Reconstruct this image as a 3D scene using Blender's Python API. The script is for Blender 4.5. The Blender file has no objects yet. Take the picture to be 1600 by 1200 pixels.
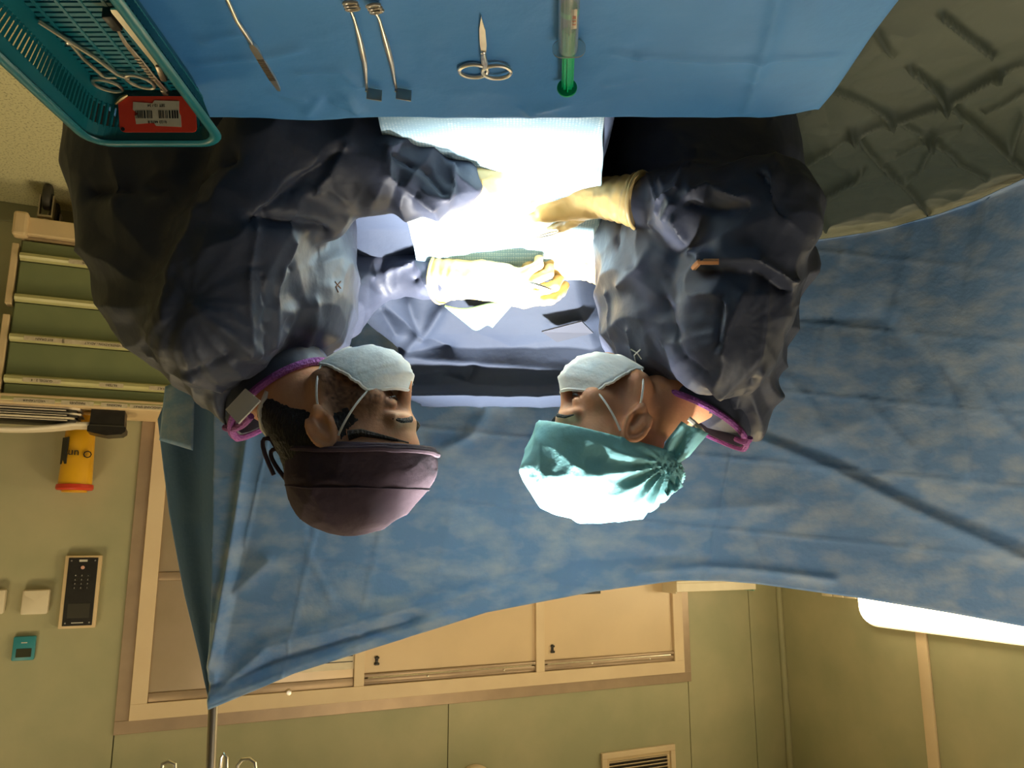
import bpy, bmesh, math, random
import numpy as np
from mathutils import Matrix, Vector

random.seed(7)
C = bpy.context.scene.collection
pi = math.pi

# ------------------------------------------------------------------ camera, world, lights, exposure
PITCH = math.radians(11.05); FOC = 1200.0; CAM = np.array([0.0, 0.0, 1.65])
sp, cp = math.sin(PITCH), math.cos(PITCH)
cam_data = bpy.data.cameras.new('camera')
cam_data.sensor_width = 36.0
cam_data.lens = FOC / 1600.0 * 36.0
cam_data.clip_start = 0.02
cam = bpy.data.objects.new('camera', cam_data)
C.objects.link(cam)
# the phone was held upside down: the picture is turned by half a turn
cam.matrix_world = Matrix(((-1, 0, 0, CAM[0]), (0, -sp, -cp, CAM[1]), (0, -cp, sp, CAM[2]), (0, 0, 0, 1)))
bpy.context.scene.camera = cam

world = bpy.data.worlds.new('world'); bpy.context.scene.world = world
world.use_nodes = True
world.node_tree.nodes['Background'].inputs[0].default_value = (1.0, 0.86, 0.66, 1)
world.node_tree.nodes['Background'].inputs[1].default_value = 0.05

vs = bpy.context.scene.view_settings
vs.view_transform = 'Standard'; vs.look = 'None'; vs.gamma = 1.0; vs.use_curve_mapping = False
vs.exposure = 0.0

def light(name, kind, loc, target, energy, color, **kw):
    d = bpy.data.lights.new(name, kind); d.energy = energy; d.color = color
    for k, v in kw.items(): setattr(d, k, v)
    o = bpy.data.objects.new(name, d); C.objects.link(o); o.location = loc
    o.rotation_euler = (Vector(target) - Vector(loc)).to_track_quat('-Z', 'Y').to_euler()
    return o
light('surgical_lamp_wide', 'SPOT', (0.0, 1.34, 2.75), (-0.005, 1.32, 1.12), 800, (1.0, 0.97, 0.92), spot_size=math.radians(28.5), spot_blend=.4, shadow_soft_size=0.06)
light('surgical_lamp_focus', 'SPOT', (0.0, 1.16, 2.75), (0.005, 1.235, 1.12), 2700, (1.0, 0.97, 0.92), spot_size=math.radians(15.5), spot_blend=1.0, shadow_soft_size=0.10)
light('ceiling_light_far', 'AREA', (-0.7, 2.8, 3.18), (-0.7, 2.8, 0), 40, (1.0, 0.76, 0.42), shape='RECTANGLE', size=1.2, size_y=0.6)
light('ceiling_light_near', 'AREA', (-0.9, 0.8, 3.18), (-0.3, 1.2, 0), 15.5, (1.0, 0.90, 0.74), shape='RECTANGLE', size=0.8, size_y=0.5)

light('side_floor_fill', 'AREA', (2.0, 2.3, 3.18), (2.0, 2.3, 0), 18, (1.0, 0.78, 0.42), shape='RECTANGLE', size=0.6, size_y=0.6)  # unseen fill added overhead to brighten the floor by the cart

# ------------------------------------------------------------------ pixel helpers (photograph frame 1600 x 1200)
def ray(x, y):
    u = (x - 800.0) / FOC; v = (y - 600.0) / FOC
    return np.array([-u, cp + v * sp, -sp + v * cp])
def at(x, y, d): return CAM + d * ray(x, y)
def yp(x, y, Y): r = ray(x, y); return CAM + r * (Y / r[1])
def hz(x, y, z): r = ray(x, y); return CAM + r * ((z - CAM[2]) / r[2])
def proj(P):
    q = np.asarray(P) - CAM
    d = q[..., 1] * cp - q[..., 2] * sp
    v = q[..., 1] * sp + q[..., 2] * cp
    return np.stack([800 - q[..., 0] / d * FOC, 600 + v / d * FOC, d], -1)
def nrm(v): v = np.asarray(v, float); return v / np.linalg.norm(v)

# ------------------------------------------------------------------ materials
MATS = {}
def mat(name, col, rough=0.5, metal=0.0, spec=0.5, noise=None, bump=None, emit=None, sheen=0, sss=0, alpha=None, trans=0):
    """noise=(scale, color2, lo, hi[, stretch]); bump=(scale, strength[, stretch])"""
    if name in MATS: return MATS[name]
    m = bpy.data.materials.new(name); m.use_nodes = True
    nt = m.node_tree; b = nt.nodes['Principled BSDF']
    b.inputs['Base Color'].default_value = (*col, 1)
    b.inputs['Roughness'].default_value = rough
    b.inputs['Metallic'].default_value = metal
    b.inputs['Specular IOR Level'].default_value = spec
    if sheen: b.inputs['Sheen Weight'].default_value = sheen
    if sss:
        b.inputs['Subsurface Weight'].default_value = sss
        b.inputs['Subsurface Radius'].default_value = (0.012, 0.005, 0.003)
    if trans: b.inputs['Transmission Weight'].default_value = trans
    if emit:
        b.inputs['Emission Color'].default_value = (*emit[0], 1); b.inputs['Emission Strength'].default_value = emit[1]
    tc = nt.nodes.new('ShaderNodeTexCoord')
    def nz(scale, stretch, detail=5):
        mp = nt.nodes.new('ShaderNodeMapping'); mp.inputs['Scale'].default_value = stretch or (1, 1, 1)
        nt.links.new(tc.outputs['Object'], mp.inputs[0])
        n = nt.nodes.new('ShaderNodeTexNoise'); n.inputs['Scale'].default_value = scale; n.inputs['Detail'].default_value = detail
        nt.links.new(mp.outputs[0], n.inputs[0]); return n
    if noise:
        n = nz(noise[0], noise[4] if len(noise) > 4 else None)
        r = nt.nodes.new('ShaderNodeValToRGB')
        r.color_ramp.elements[0].position = noise[2]; r.color_ramp.elements[1].position = noise[3]
        r.color_ramp.elements[0].color = (*col, 1); r.color_ramp.elements[1].color = (*noise[1], 1)
        nt.links.new(n.outputs[0], r.inputs[0]); nt.links.new(r.outputs[0], b.inputs['Base Color'])
    if bump:
        n = nz(bump[0], bump[2] if len(bump) > 2 else None, 3)
        bp = nt.nodes.new('ShaderNodeBump'); bp.inputs['Strength'].default_value = bump[1]; bp.inputs['Distance'].default_value = 0.01
        nt.links.new(n.outputs[0], bp.inputs['Height']); nt.links.new(bp.outputs[0], b.inputs['Normal'])
    MATS[name] = m
    return m

M = dict(
 gown=mat('gown_fabric', (0.044, 0.052, 0.082), 0.52, spec=0.38, noise=(9, (0.051, 0.060, 0.094), .35, .7), bump=(55, .10)),
 bind=mat('purple_binding', (0.30, 0.07, 0.32), 0.7, bump=(220, .5)),
 skin=mat('skin', (0.72, 0.36, 0.19), 0.5, spec=.35, noise=(40, (0.64, 0.30, 0.16), .35, .75), bump=(260, .08), sss=.12),
 skin2=mat('skin_b', (0.64, 0.31, 0.16), 0.5, spec=.35, noise=(40, (0.57, 0.26, 0.14), .35, .75), bump=(260, .08), sss=.12),
 hair=mat('dark_hair', (0.014, 0.010, 0.008), 0.6, bump=(300, .6, (1, 1, .25))),
 capm=mat('dark_cap_cloth', (0.054, 0.036, 0.047), 0.85, spec=.2, noise=(14, (0.066, 0.044, 0.058), .4, .65), bump=(70, .2)),
 capw=mat('teal_cap_cloth', (0.22, 0.54, 0.57), 0.65, noise=(12, (0.26, 0.60, 0.62), .4, .65), bump=(60, .2)),
 mask=mat('mask_white', (0.90, 0.93, 0.92), 0.7, noise=(18, (0.74, 0.87, 0.92), .5, .75), bump=(140, .12)),
 maskband=mat('mask_band', (0.86, 0.86, 0.82), 0.7),
 glove=mat('glove_latex', (0.58, 0.41, 0.16), 0.38, noise=(22, (0.64, 0.47, 0.2), .4, .7), bump=(45, .18)),
 cuffw=mat('knit_cuff', (0.55, 0.52, 0.50), 0.9),
 eye=mat('eye_white', (0.7, 0.68, 0.64), 0.25),
 scrub=mat('scrub_cloth', (0.05, 0.07, 0.16), 0.8),
 whitecloth=mat('white_tape', (0.78, 0.74, 0.66), 0.7),
 blue=mat('blue_table_cloth', (0.05, 0.225, 0.54), 0.62, noise=(5, (0.068, 0.26, 0.59), .4, .65), bump=(60, .10)),
 screen=mat('screen_cloth', (0.20, 0.355, 0.60), 0.7, noise=(15, (0.56, 0.62, 0.66), .42, .88, (1, 1, 1.8)), bump=(80, .12)),
 flap=mat('screen_cloth_dark', (0.075, 0.175, 0.36), 0.75, noise=(6, (0.10, 0.20, 0.37), .44, .70), bump=(80, .12)),  # deeper blue than the main screen cloth, with fainter mottling
 green=mat('green_sheet_cloth', (0.062, 0.080, 0.058), 0.7, noise=(3, (0.072, 0.09, 0.07), .4, .65), bump=(70, .10)),
 field=mat('field_cloth', (0.026, 0.036, 0.062), 0.7, spec=.2, noise=(4, (0.036, 0.048, 0.075), .4, .7), bump=(60, .10)),
 aqua=mat('aqua_cloth', (0.25, 0.52, 0.42), 0.7),
 steel=mat('instrument_steel', (0.92, 0.86, 0.76), 0.3, 1.0, noise=(60, (0.84, 0.77, 0.67), .4, .6)),
 steeld=mat('dull_steel', (0.42, 0.36, 0.30), 0.35, 1.0),
 teal=mat('basket_plastic', (0.006, 0.15, 0.185), 0.35, noise=(14, (0.009, 0.17, 0.205), .4, .6)),
 red=mat('red_plastic', (0.72, 0.05, 0.02), 0.4, noise=(30, (0.66, 0.045, 0.02), .4, .6)),
 paper=mat('paper_label', (0.62, 0.55, 0.42), 0.8, noise=(60, (0.55, 0.47, 0.35), .4, .6)),
 black=mat('black_print', (0.012, 0.011, 0.010), 0.6),
 blackp=mat('black_plastic', (0.014, 0.012, 0.011), 0.4, noise=(20, (0.02, 0.018, 0.016), .4, .6)),
 bronze=mat('bronze_pin', (0.6, 0.42, 0.2), 0.35, 1.0),
 clear=mat('clear_plastic', (0.86, 0.93, 0.90), 0.12, trans=.85),
 gplunger=mat('green_plunger', (0.0, 0.42, 0.16), 0.35),
 wall=mat('wall_vinyl', (0.37, 0.37, 0.235), 0.55, noise=(2.6, (0.47, 0.44, 0.285), .35, .68), bump=(30, .04)),
 joint=mat('wall_joint', (0.26, 0.26, 0.16), 0.7),
 floor=mat('floor_vinyl', (0.60, 0.58, 0.38), 0.5, noise=(110, (0.30, 0.29, 0.18), .54, .64)),
 ceil=mat('ceiling_paint', (0.72, 0.70, 0.62), 0.8),
 taupe=mat('taupe_metal', (0.40, 0.30, 0.22), 0.4, .3, noise=(8, (0.44, 0.33, 0.24), .4, .6)),
 cream=mat('cream_paint', (0.78, 0.62, 0.43), 0.45, noise=(4, (0.74, 0.58, 0.4), .4, .6)),
 panel=mat('hatch_panel', (0.74, 0.57, 0.38), 0.35, noise=(3, (0.70, 0.54, 0.36), .4, .6)),
 glassy=mat('hatch_steel_panel', (0.50, 0.39, 0.26), 0.3, .55, noise=(5, (0.54, 0.42, 0.29), .4, .6)),
 olive=mat('olive_drawer', (0.20, 0.235, 0.12), 0.45, noise=(6, (0.18, 0.215, 0.11), .4, .6)),
 lip=mat('drawer_lip', (0.52, 0.50, 0.25), 0.35, noise=(12, (0.48, 0.46, 0.23), .4, .6)),
 tan=mat('cart_cream', (0.72, 0.55, 0.34), 0.45, noise=(8, (0.68, 0.52, 0.32), .4, .6)),
 yellow=mat('yellow_plastic', (0.85, 0.46, 0.015), 0.4, noise=(9, (0.8, 0.42, 0.015), .4, .6)),
 redlid=mat('red_lid', (0.62, 0.05, 0.02), 0.4),
 whitep=mat('white_plastic', (0.74, 0.66, 0.52), 0.45, noise=(10, (0.7, 0.62, 0.48), .4, .6)),
 tealdev=mat('teal_device', (0.035, 0.26, 0.34), 0.4),
 screenoff=mat('dark_display', (0.05, 0.055, 0.035), 0.2),
 keyled=mat('key_mark', (0.62, 0.60, 0.56), 0.5),
 lampglow=mat('lamp_diffuser', (0.9, 0.85, 0.7), 0.5, emit=((1.0, 0.82, 0.48), 9.0)),
 paperw=mat('white_paper', (0.82, 0.74, 0.62), 0.7, noise=(20, (0.78, 0.7, 0.58), .4, .6)),
 polem=mat('pole_steel', (0.45, 0.40, 0.33), 0.35, 1.0),
 rubber=mat('dark_rubber', (0.03, 0.028, 0.022), 0.6),
 trousers=mat('trouser_cloth', (0.05, 0.07, 0.15), 0.8),
 shoe=mat('clog_rubber', (0.5, 0.5, 0.48), 0.5),
)
# dotted weave for the pale absorbent pad
def pad_material():
    m = mat('pad_weave', (0.55, 0.70, 0.78), 0.8)
    nt = m.node_tree; b = nt.nodes['Principled BSDF']
    tc = nt.nodes.new('ShaderNodeTexCoord'); v = nt.nodes.new('ShaderNodeTexVoronoi')
    v.inputs['Scale'].default_value = 230; v.inputs['Randomness'].default_value = 0.15
    nt.links.new(tc.outputs['Object'], v.inputs[0])
    r = nt.nodes.new('ShaderNodeValToRGB')
    r.color_ramp.elements[0].position = .2; r.color_ramp.elements[1].position = .55
    r.color_ramp.elements[0].color = (0.46, 0.58, 0.62, 1); r.color_ramp.elements[1].color = (0.24, 0.38, 0.47, 1)
    nt.links.new(v.outputs['Distance'], r.inputs[0]); nt.links.new(r.outputs[0], b.inputs['Base Color'])
    bp = nt.nodes.new('ShaderNodeBump'); bp.inputs['Strength'].default_value = .3; bp.inputs['Distance'].default_value = .002; bp.invert = True
    nt.links.new(v.outputs['Distance'], bp.inputs['Height']); nt.links.new(bp.outputs[0], b.inputs['Normal'])
    return m
M['pad'] = pad_material()
# stubble: a real colour difference of the jaw, read from a mesh attribute
def stubble(m):
    nt = m.node_tree; b = nt.nodes['Principled BSDF']; l = b.inputs['Base Color'].links[0].from_socket
    a = nt.nodes.new('ShaderNodeAttribute'); a.attribute_name = 'stubble'
    mx = nt.nodes.new('ShaderNodeMixRGB'); mx.inputs[2].default_value = (0.045, 0.026, 0.018, 1)
    nt.links.new(a.outputs['Fac'], mx.inputs[0]); nt.links.new(l, mx.inputs[1]); nt.links.new(mx.outputs[0], b.inputs['Base Color'])
stubble(M['skin'])

# ------------------------------------------------------------------ object helpers
WL = {}          # world location of every object made (no rotations are used)
def setp(o, label=None, cat=None, group=None, kind=None):
    if label: o['label'] = label
    if cat: o['category'] = cat
    if group: o['group'] = group
    if kind: o['kind'] = kind
    return o
def empty(name, loc, label=None, cat=None, group=None, kind=None):
    o = bpy.data.objects.new(name, None); C.objects.link(o); o.location = loc; o.empty_display_size = .1
    WL[o] = np.array(loc, float)
    return setp(o, label, cat, group, kind)
def mk(name, V, F, m, parent=None, smooth=True, label=None, cat=None, group=None, kind=None, angle=40):
    V = np.asarray(V, float)
    me = bpy.data.meshes.new(name)
    org = WL[parent] if parent is not None else np.array([(V[:, 0].min() + V[:, 0].max()) / 2, (V[:, 1].min() + V[:, 1].max()) / 2, V[:, 2].min()])
    if isinstance(F, np.ndarray):
        n, k = F.shape
        me.vertices.add(len(V)); me.vertices.foreach_set('co', (V - org).astype(np.float32).ravel())
        me.loops.add(n * k); me.loops.foreach_set('vertex_index', F.astype(np.int32).ravel())
        me.polygons.add(n); me.polygons.foreach_set('loop_start', np.arange(0, n * k, k, dtype=np.int32))
        me.update(calc_edges=True); me.validate()
    else:
        me.from_pydata((V - org).tolist(), [], [list(map(int, f)) for f in F]); me.update()
    me.materials.append(m)
    if smooth:
        me.polygons.foreach_set('use_smooth', [True] * len(me.polygons))
        if angle < 180: me.set_sharp_from_angle(angle=math.radians(angle))
    o = bpy.data.objects.new(name, me); C.objects.link(o)
    if parent is not None: o.parent = parent; WL[o] = WL[parent]
    else: o.location = org; WL[o] = org
    return setp(o, label, cat, group, kind)

class MB:
    """collects closed pieces of ONE part"""
    def __init__(s): s.V = []; s.F = []; s.n = 0
    def add(s, V, F):
        V = np.asarray(V, float); s.V.append(V); s.F += [[int(i) + s.n for i in f] for f in F]; s.n += len(V); return s
    def box(s, c, size, R=None, bev=0.0, seg=2):
        bm = bmesh.new(); bmesh.ops.create_cube(bm, size=1)
        for v in bm.verts: v.co = Vector((v.co.x * size[0], v.co.y * size[1], v.co.z * size[2]))
        if bev: bmesh.ops.bevel(bm, geom=bm.edges[:], offset=bev, segments=seg, affect='EDGES', profile=.5)
        bm.verts.index_update()
        V = np.array([v.co[:] for v in bm.verts]); F = [[v.index for v in f.verts] for f in bm.faces]; bm.free()
        if R is not None: V = V @ np.asarray(R).T
        return s.add(V + np.asarray(c), F)
    def tube(s, P, r, n=10, closed=False, cap=True, flat=None):
        P = np.asarray(P, float); k = len(P); r = np.broadcast_to(np.asarray(r, float), (k,))
        T = np.gradient(P, axis=0) if not closed else (np.roll(P, -1, 0) - np.roll(P, 1, 0))
        T /= np.linalg.norm(T, axis=1)[:, None] + 1e-12
        u = np.cross(T[0], [0, 0, 1.0]);
        if np.linalg.norm(u) < .1: u = np.cross(T[0], [0, 1.0, 0])
        u = nrm(u); V = []
        for i in range(k):
            u = nrm(u - T[i] * np.dot(u, T[i])); w = np.cross(T[i], u)
            fx, fy = flat if flat else (1, 1)
            for j in range(n):
                a = 2 * pi * j / n; V.append(P[i] + r[i] * (math.cos(a) * u * fx + math.sin(a) * w * fy))
        F = []
        for i in range(k - 1 + (1 if closed else 0)):
            a = i * n; b = ((i + 1) % k) * n
            for j in range(n): F.append([a + j, a + (j + 1) % n, b + (j + 1) % n, b + j])
        if cap and not closed: F.append(list(range(n))[::-1]); F.append([(k - 1) * n + j for j in range(n)])
        return s.add(V, F)
    def lathe(s, prof, base, axis=(0, 0, 1), n=24):
        ax = nrm(axis); u = np.cross(ax, [1, 0, 0]);
        if np.linalg.norm(u) < .1: u = np.cross(ax, [0, 1, 0])
        u = nrm(u); w = np.cross(ax, u); V = []; k = len(prof)
        for (r, h) in prof:
            for j in range(n):
                a = 2 * pi * j / n; V.append(np.asarray(base) + ax * h + max(r, 1e-5) * (math.cos(a) * u + math.sin(a) * w))
        F = [[i * n + j, i * n + (j + 1) % n, (i + 1) * n + (j + 1) % n, (i + 1) * n + j] for i in range(k - 1) for j in range(n)]
        F.append(list(range(n))[::-1]); F.append([(k - 1) * n + j for j in range(n)])
        return s.add(V, F)
    def prism(s, pts, o, ex, ey, ez, h0, h1):
        """outline pts (2D) in frame o + ex,ey extruded along ez from h0 to h1"""
        pts = np.asarray(pts, float); n = len(pts); o = np.asarray(o, float)
        ex, ey, ez = map(np.asarray, (ex, ey, ez))
        B = o + pts[:, :1] * ex + pts[:, 1:] * ey
        V = np.concatenate([B + ez * h0, B + ez * h1])
        ar = 0.5 * np.sum(pts[:, 0] * np.roll(pts[:, 1], -1) - np.roll(pts[:, 0], -1) * pts[:, 1]) * np.dot(np.cross(ex, ey), ez) * (h1 - h0)
        F = [[j, (j + 1) % n, n + (j + 1) % n, n + j] for j in range(n)] + [list(range(n))[::-1], list(range(n, 2 * n))]
        if ar < 0: F = [f[::-1] for f in F]
        return s.add(V, F)
    def build(s, name, m, parent=None, smooth=True, **kw):
        return mk(name, np.concatenate(s.V), s.F, m, parent, smooth, **kw)
def rotz(a): c, s = math.cos(a), math.sin(a); return np.array([[c, -s, 0], [s, c, 0], [0, 0, 1]])
def frame(d, up=(0, 0, 1)):
    d = nrm(d); s = nrm(np.cross(up, d)); return np.stack([d, s, np.cross(d, s)], 1)   # columns x=d, y=s, z
def rrect(w, h, r, n=5):
    out = []
    for cx, cy, a0 in ((w / 2 - r, h / 2 - r, 0), (-w / 2 + r, h / 2 - r, 90), (-w / 2 + r, -h / 2 + r, 180), (w / 2 - r, -h / 2 + r, 270)):
        for i in range(n + 1):
            a = math.radians(a0 + 90 * i / n); out.append((cx + r * math.cos(a), cy + r * math.sin(a)))
    return out
def text(name, s, size, o, ex, ey, m, parent, depth=0.0006, align='CENTER', **kw):
    cu = bpy.data.curves.new(name, 'FONT'); cu.body = s; cu.size = size; cu.align_x = align; cu.align_y = 'CENTER'; cu.extrude = depth; cu.resolution_u = 2
    t = bpy.data.objects.new(name, cu); C.objects.link(t)
    dg = bpy.context.evaluated_depsgraph_get(); me = bpy.data.meshes.new_from_object(t.evaluated_get(dg))
    V = np.array([v.co[:] for v in me.vertices]); F = [list(p.vertices) for p in me.polygons]
    bpy.data.objects.remove(t); bpy.data.curves.remove(cu); bpy.data.meshes.remove(me)
    ex = nrm(ex); ey = nrm(ey); ez = np.cross(ex, ey)
    W = np.asarray(o) + V[:, :1] * ex + V[:, 1:2] * ey + V[:, 2:] * ez
    return mk(name, W, F, m, parent, smooth=False, **kw)

# ------------------------------------------------------------------ noise, creases
def hash3(i, j, k, seed=0):
    h = (i.astype(np.int64) * 73856093) ^ (j.astype(np.int64) * 19349663) ^ (k.astype(np.int64) * 83492791) ^ (seed * 2654435761)
    h = (h ^ (h >> 13)) * 1274126177 & 0x7fffffff
    return ((h ^ (h >> 16)) & 0xffff) / 65535.0
def vnoise(P, seed=0):
    I = np.floor(P).astype(np.int64); f = P - I; f = f * f * (3 - 2 * f); out = 0
    for a in (0, 1):
        for b in (0, 1):
            for c in (0, 1):
                w = (f[:, 0] if a else 1 - f[:, 0]) * (f[:, 1] if b else 1 - f[:, 1]) * (f[:, 2] if c else 1 - f[:, 2])
                out = out + w * hash3(I[:, 0] + a, I[:, 1] + b, I[:, 2] + c, seed)
    return out * 2 - 1
def crumple(P, scale, stretch=(1, 1, 1), seed=0, warp=.5):
    """creased-cloth height in about -1..1: crisp ridges at cell borders, hollow facets between"""
    Q = P / (scale * np.asarray(stretch, float))
    Q = Q + warp * np.stack([vnoise(Q * .9, seed + 11), vnoise(Q * .9, seed + 12), vnoise(Q * .9, seed + 13)], 1)
    I = np.floor(Q).astype(np.int64); best = np.full(len(Q), 9.0)
    for a in (-1, 0, 1):
        for b in (-1, 0, 1):
            for c in (-1, 0, 1):
                i, j, k = I[:, 0] + a, I[:, 1] + b, I[:, 2] + c
                d = (i + .5 + .8 * (hash3(i, j, k, seed + 1) - .5) - Q[:, 0]) ** 2 + (j + .5 + .8 * (hash3(i, j, k, seed + 2) - .5) - Q[:, 1]) ** 2 + (k + .5 + .8 * (hash3(i, j, k, seed + 3) - .5) - Q[:, 2]) ** 2
                best = np.minimum(best, d)
    return np.clip(best * 2.2 - .6, -1, 1.4)
def wavefold(phi, P, seed=0, warp=.35, wl=.12):
    """long soft-warped folds with crisp crests; phi counts folds; they fade in and out over the cloth"""
    a = phi + warp * vnoise(P / wl, seed) + .5 * warp * vnoise(P / (wl * .45), seed + 1)
    t = np.abs((a % 1) * 2 - 1); m = np.clip(.5 + .9 * vnoise(P / (wl * 1.3), seed + 2), 0, 1)
    return m * ((1 - t) ** 1.5 - .35)
def pdist(P, line):
    """distance of points P (n,k) to polyline"""
    L = np.asarray(line, float); best = np.full(len(P), 1e9)
    for a, b in zip(L[:-1], L[1:]):
        ab = b - a; t = np.clip(((P - a) @ ab) / (ab @ ab + 1e-12), 0, 1)
        best = np.minimum(best, np.linalg.norm(P - a - t[:, None] * ab, axis=1))
    return best

# ------------------------------------------------------------------ signed-distance modelling of bodies and cloth
def axis(lo, hi, h, fine=None, hf=None):
    if fine is None: return np.arange(lo, hi + h, h)
    out = [lo]
    while out[-1] < hi: out.append(out[-1] + (hf if fine[0] - h <= out[-1] < fine[1] else h))
    return np.array(out)
class SDF:
    def __init__(s, xs, ys, zs):
        s.ax = [np.asarray(xs), np.asarray(ys), np.asarray(zs)]; s.f = np.full([len(a) for a in s.ax], 1.0, np.float32)
    def sub(s, lo, hi, k):
        sl = []
        for a, l, h in zip(s.ax, lo, hi):
            m = k + .03; i0 = max(np.searchsorted(a, l - m) - 1, 0); i1 = min(np.searchsorted(a, h + m) + 1, len(a)); sl.append(slice(i0, max(i1, i0)))
        sl = tuple(sl)
        g = np.meshgrid(*[a[q] for a, q in zip(s.ax, sl)], indexing='ij')
        return sl, np.stack(g, -1).astype(np.float32)
    def put(s, sl, d, k, op):
        f = s.f[sl]
        if f.size == 0: return
        d = d.astype(np.float32)
        if op == 'u':
            if k > 0:
                h = np.clip(.5 + .5 * (f - d) / k, 0, 1); r = f * (1 - h) + d * h - k * h * (1 - h)
                s.f[sl] = r
            else: s.f[sl] = np.minimum(f, d)
        else:
            h = np.clip(.5 - .5 * (f + d) / max(k, 1e-6), 0, 1); s.f[sl] = f * (1 - h) - d * h + k * h * (1 - h)
    def cone(s, a, b, ra, rb=None, k=.015, op='u'):
        rb = ra if rb is None else rb; a = np.asarray(a, np.float32); b = np.asarray(b, np.float32); r = max(ra, rb)
        sl, P = s.sub(np.minimum(a, b) - r, np.maximum(a, b) + r, k)
        ab = b - a; t = np.clip(((P - a) @ ab) / (ab @ ab + 1e-9), 0, 1)
        d = np.linalg.norm(P - a - t[..., None] * ab, axis=-1) - (ra + t * (rb - ra)); s.put(sl, d, k, op); return s
    def chain(s, pts, rs, k=.015):
        for i in range(len(pts) - 1): s.cone(pts[i], pts[i + 1], rs[i], rs[i + 1], k)
        return s
    def ell(s, c, r, R=None, k=.015, op='u'):
        c = np.asarray(c, np.float32); r = np.asarray(r, np.float32); m = r.max(); sl, P = s.sub(c - m, c + m, k)
        q = P - c
        if R is not None: q = q @ np.asarray(R, np.float32)
        k0 = np.linalg.norm(q / r, axis=-1); k1 = np.linalg.norm(q / (r * r), axis=-1) + 1e-6
        s.put(sl, k0 * (k0 - 1) / k1, k, op); return s
    def loft(s, S, k=.02, n=2.4):
        """S rows: z, xc, yc, a, b sorted by z"""
        S = np.asarray(sorted(S), float); z = S[:, 0]
        lo = [(S[:, 1] - S[:, 3]).min(), (S[:, 2] - S[:, 4]).min(), z[0]]; hi = [(S[:, 1] + S[:, 3]).max(), (S[:, 2] + S[:, 4]).max(), z[-1]]
        sl, P = s.sub(lo, hi, k); zz = P[0, 0, :, 2]
        v = [np.interp(zz, z, S[:, i]) for i in (1, 2, 3, 4)]
        q = (np.abs((P[..., 0] - v[0]) / v[2]) ** n + np.abs((P[..., 1] - v[1]) / v[3]) ** n) ** (1 / n)
        d = (q - 1) * np.minimum(v[2], v[3]); d = np.maximum(d, np.maximum(zz - z[-1], z[0] - zz)); s.put(sl, d, k, 'u'); return s
    def mesh(s, smooth=1):
        f = s.f; ax = s.ax; ins = f < 0; nx, ny, nz = f.shape
        cor = [(i, j, k) for i in (0, 1) for j in (0, 1) for k in (0, 1)]
        cnt = sum(ins[i:nx - 1 + i, j:ny - 1 + j, k:nz - 1 + k].astype(np.int8) for i, j, k in cor)
        mask = (cnt > 0) & (cnt < 8); I, J, K = np.nonzero(mask); idx = np.full(mask.shape, -1, np.int64); idx[mask] = np.arange(len(I))
        fv = np.stack([f[I + i, J + j, K + k] for i, j, k in cor], 1); acc = np.zeros((len(I), 3)); w = np.zeros(len(I))
        for a in range(8):
            for b in range(a + 1, 8):
                if sum(abs(x - y) for x, y in zip(cor[a], cor[b])) != 1: continue
                x = (fv[:, a] < 0) != (fv[:, b] < 0); t = np.where(x, fv[:, a] / (fv[:, a] - fv[:, b] + 1e-12), 0)
                p = np.array(cor[a])[None] + t[:, None] * (np.array(cor[b]) - np.array(cor[a]))[None]
                acc += p * x[:, None]; w += x
        q = acc / w[:, None] + np.stack([I, J, K], 1)
        V = np.stack([np.interp(q[:, i], np.arange(len(ax[i])), ax[i]) for i in range(3)], 1); F = []
        for d in range(3):
            s0 = [slice(None)] * 3; s1 = [slice(None)] * 3; s0[d] = slice(0, -1); s1[d] = slice(1, None)
            A = ins[tuple(s0)]; B = ins[tuple(s1)]; E = np.argwhere(A != B); u, v = (d + 1) % 3, (d + 2) % 3
            ok = (E[:, u] > 0) & (E[:, v] > 0) & (E[:, u] < f.shape[u] - 1) & (E[:, v] < f.shape[v] - 1); E = E[ok]; quad = []
            for du, dv in ((-1, -1), (0, -1), (0, 0), (-1, 0)):
                e = E.copy(); e[:, u] += du; e[:, v] += dv; quad.append(idx[e[:, 0], e[:, 1], e[:, 2]])
            Q = np.stack(quad, 1); fl = B[E[:, 0], E[:, 1], E[:, 2]]; Q[fl] = Q[fl][:, ::-1]; F.append(Q)
        F = np.concatenate(F); F = F[(F >= 0).all(1)]
        for _ in range(smooth): V = relax(V, F, .5)
        return V, F
def relax(V, F, a=.5):
    acc = np.zeros_like(V); c = np.zeros(len(V))
    for i in range(4):
        for j in (1, 3):
            np.add.at(acc, F[:, i], V[F[:, (i + j) % 4]]); np.add.at(c, F[:, i], 1)
    return V * (1 - a) + a * acc / np.maximum(c, 1)[:, None]
def split4(V, F):
    """every quad into four"""
    E = np.sort(np.concatenate([F[:, [i, (i + 1) % 4]] for i in range(4)]), 1); U, inv = np.unique(E, axis=0, return_inverse=True); inv = inv.ravel()
    n, m = len(V), len(F); e = [n + inv[i * m:(i + 1) * m] for i in range(4)]; c = n + len(U) + np.arange(m)
    V2 = np.concatenate([V, (V[U[:, 0]] + V[U[:, 1]]) / 2, V[F].mean(1)])
    F2 = np.concatenate([np.stack([F[:, i], e[i], c, e[i - 1]], 1) for i in range(4)])
    return V2, F2
def normals(V, F):
    n = np.cross(V[F[:, 2]] - V[F[:, 0]], V[F[:, 3]] - V[F[:, 1]]); N = np.zeros_like(V)
    for i in range(4): np.add.at(N, F[:, i], n)
    return N / (np.linalg.norm(N, axis=1)[:, None] + 1e-12)
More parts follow.
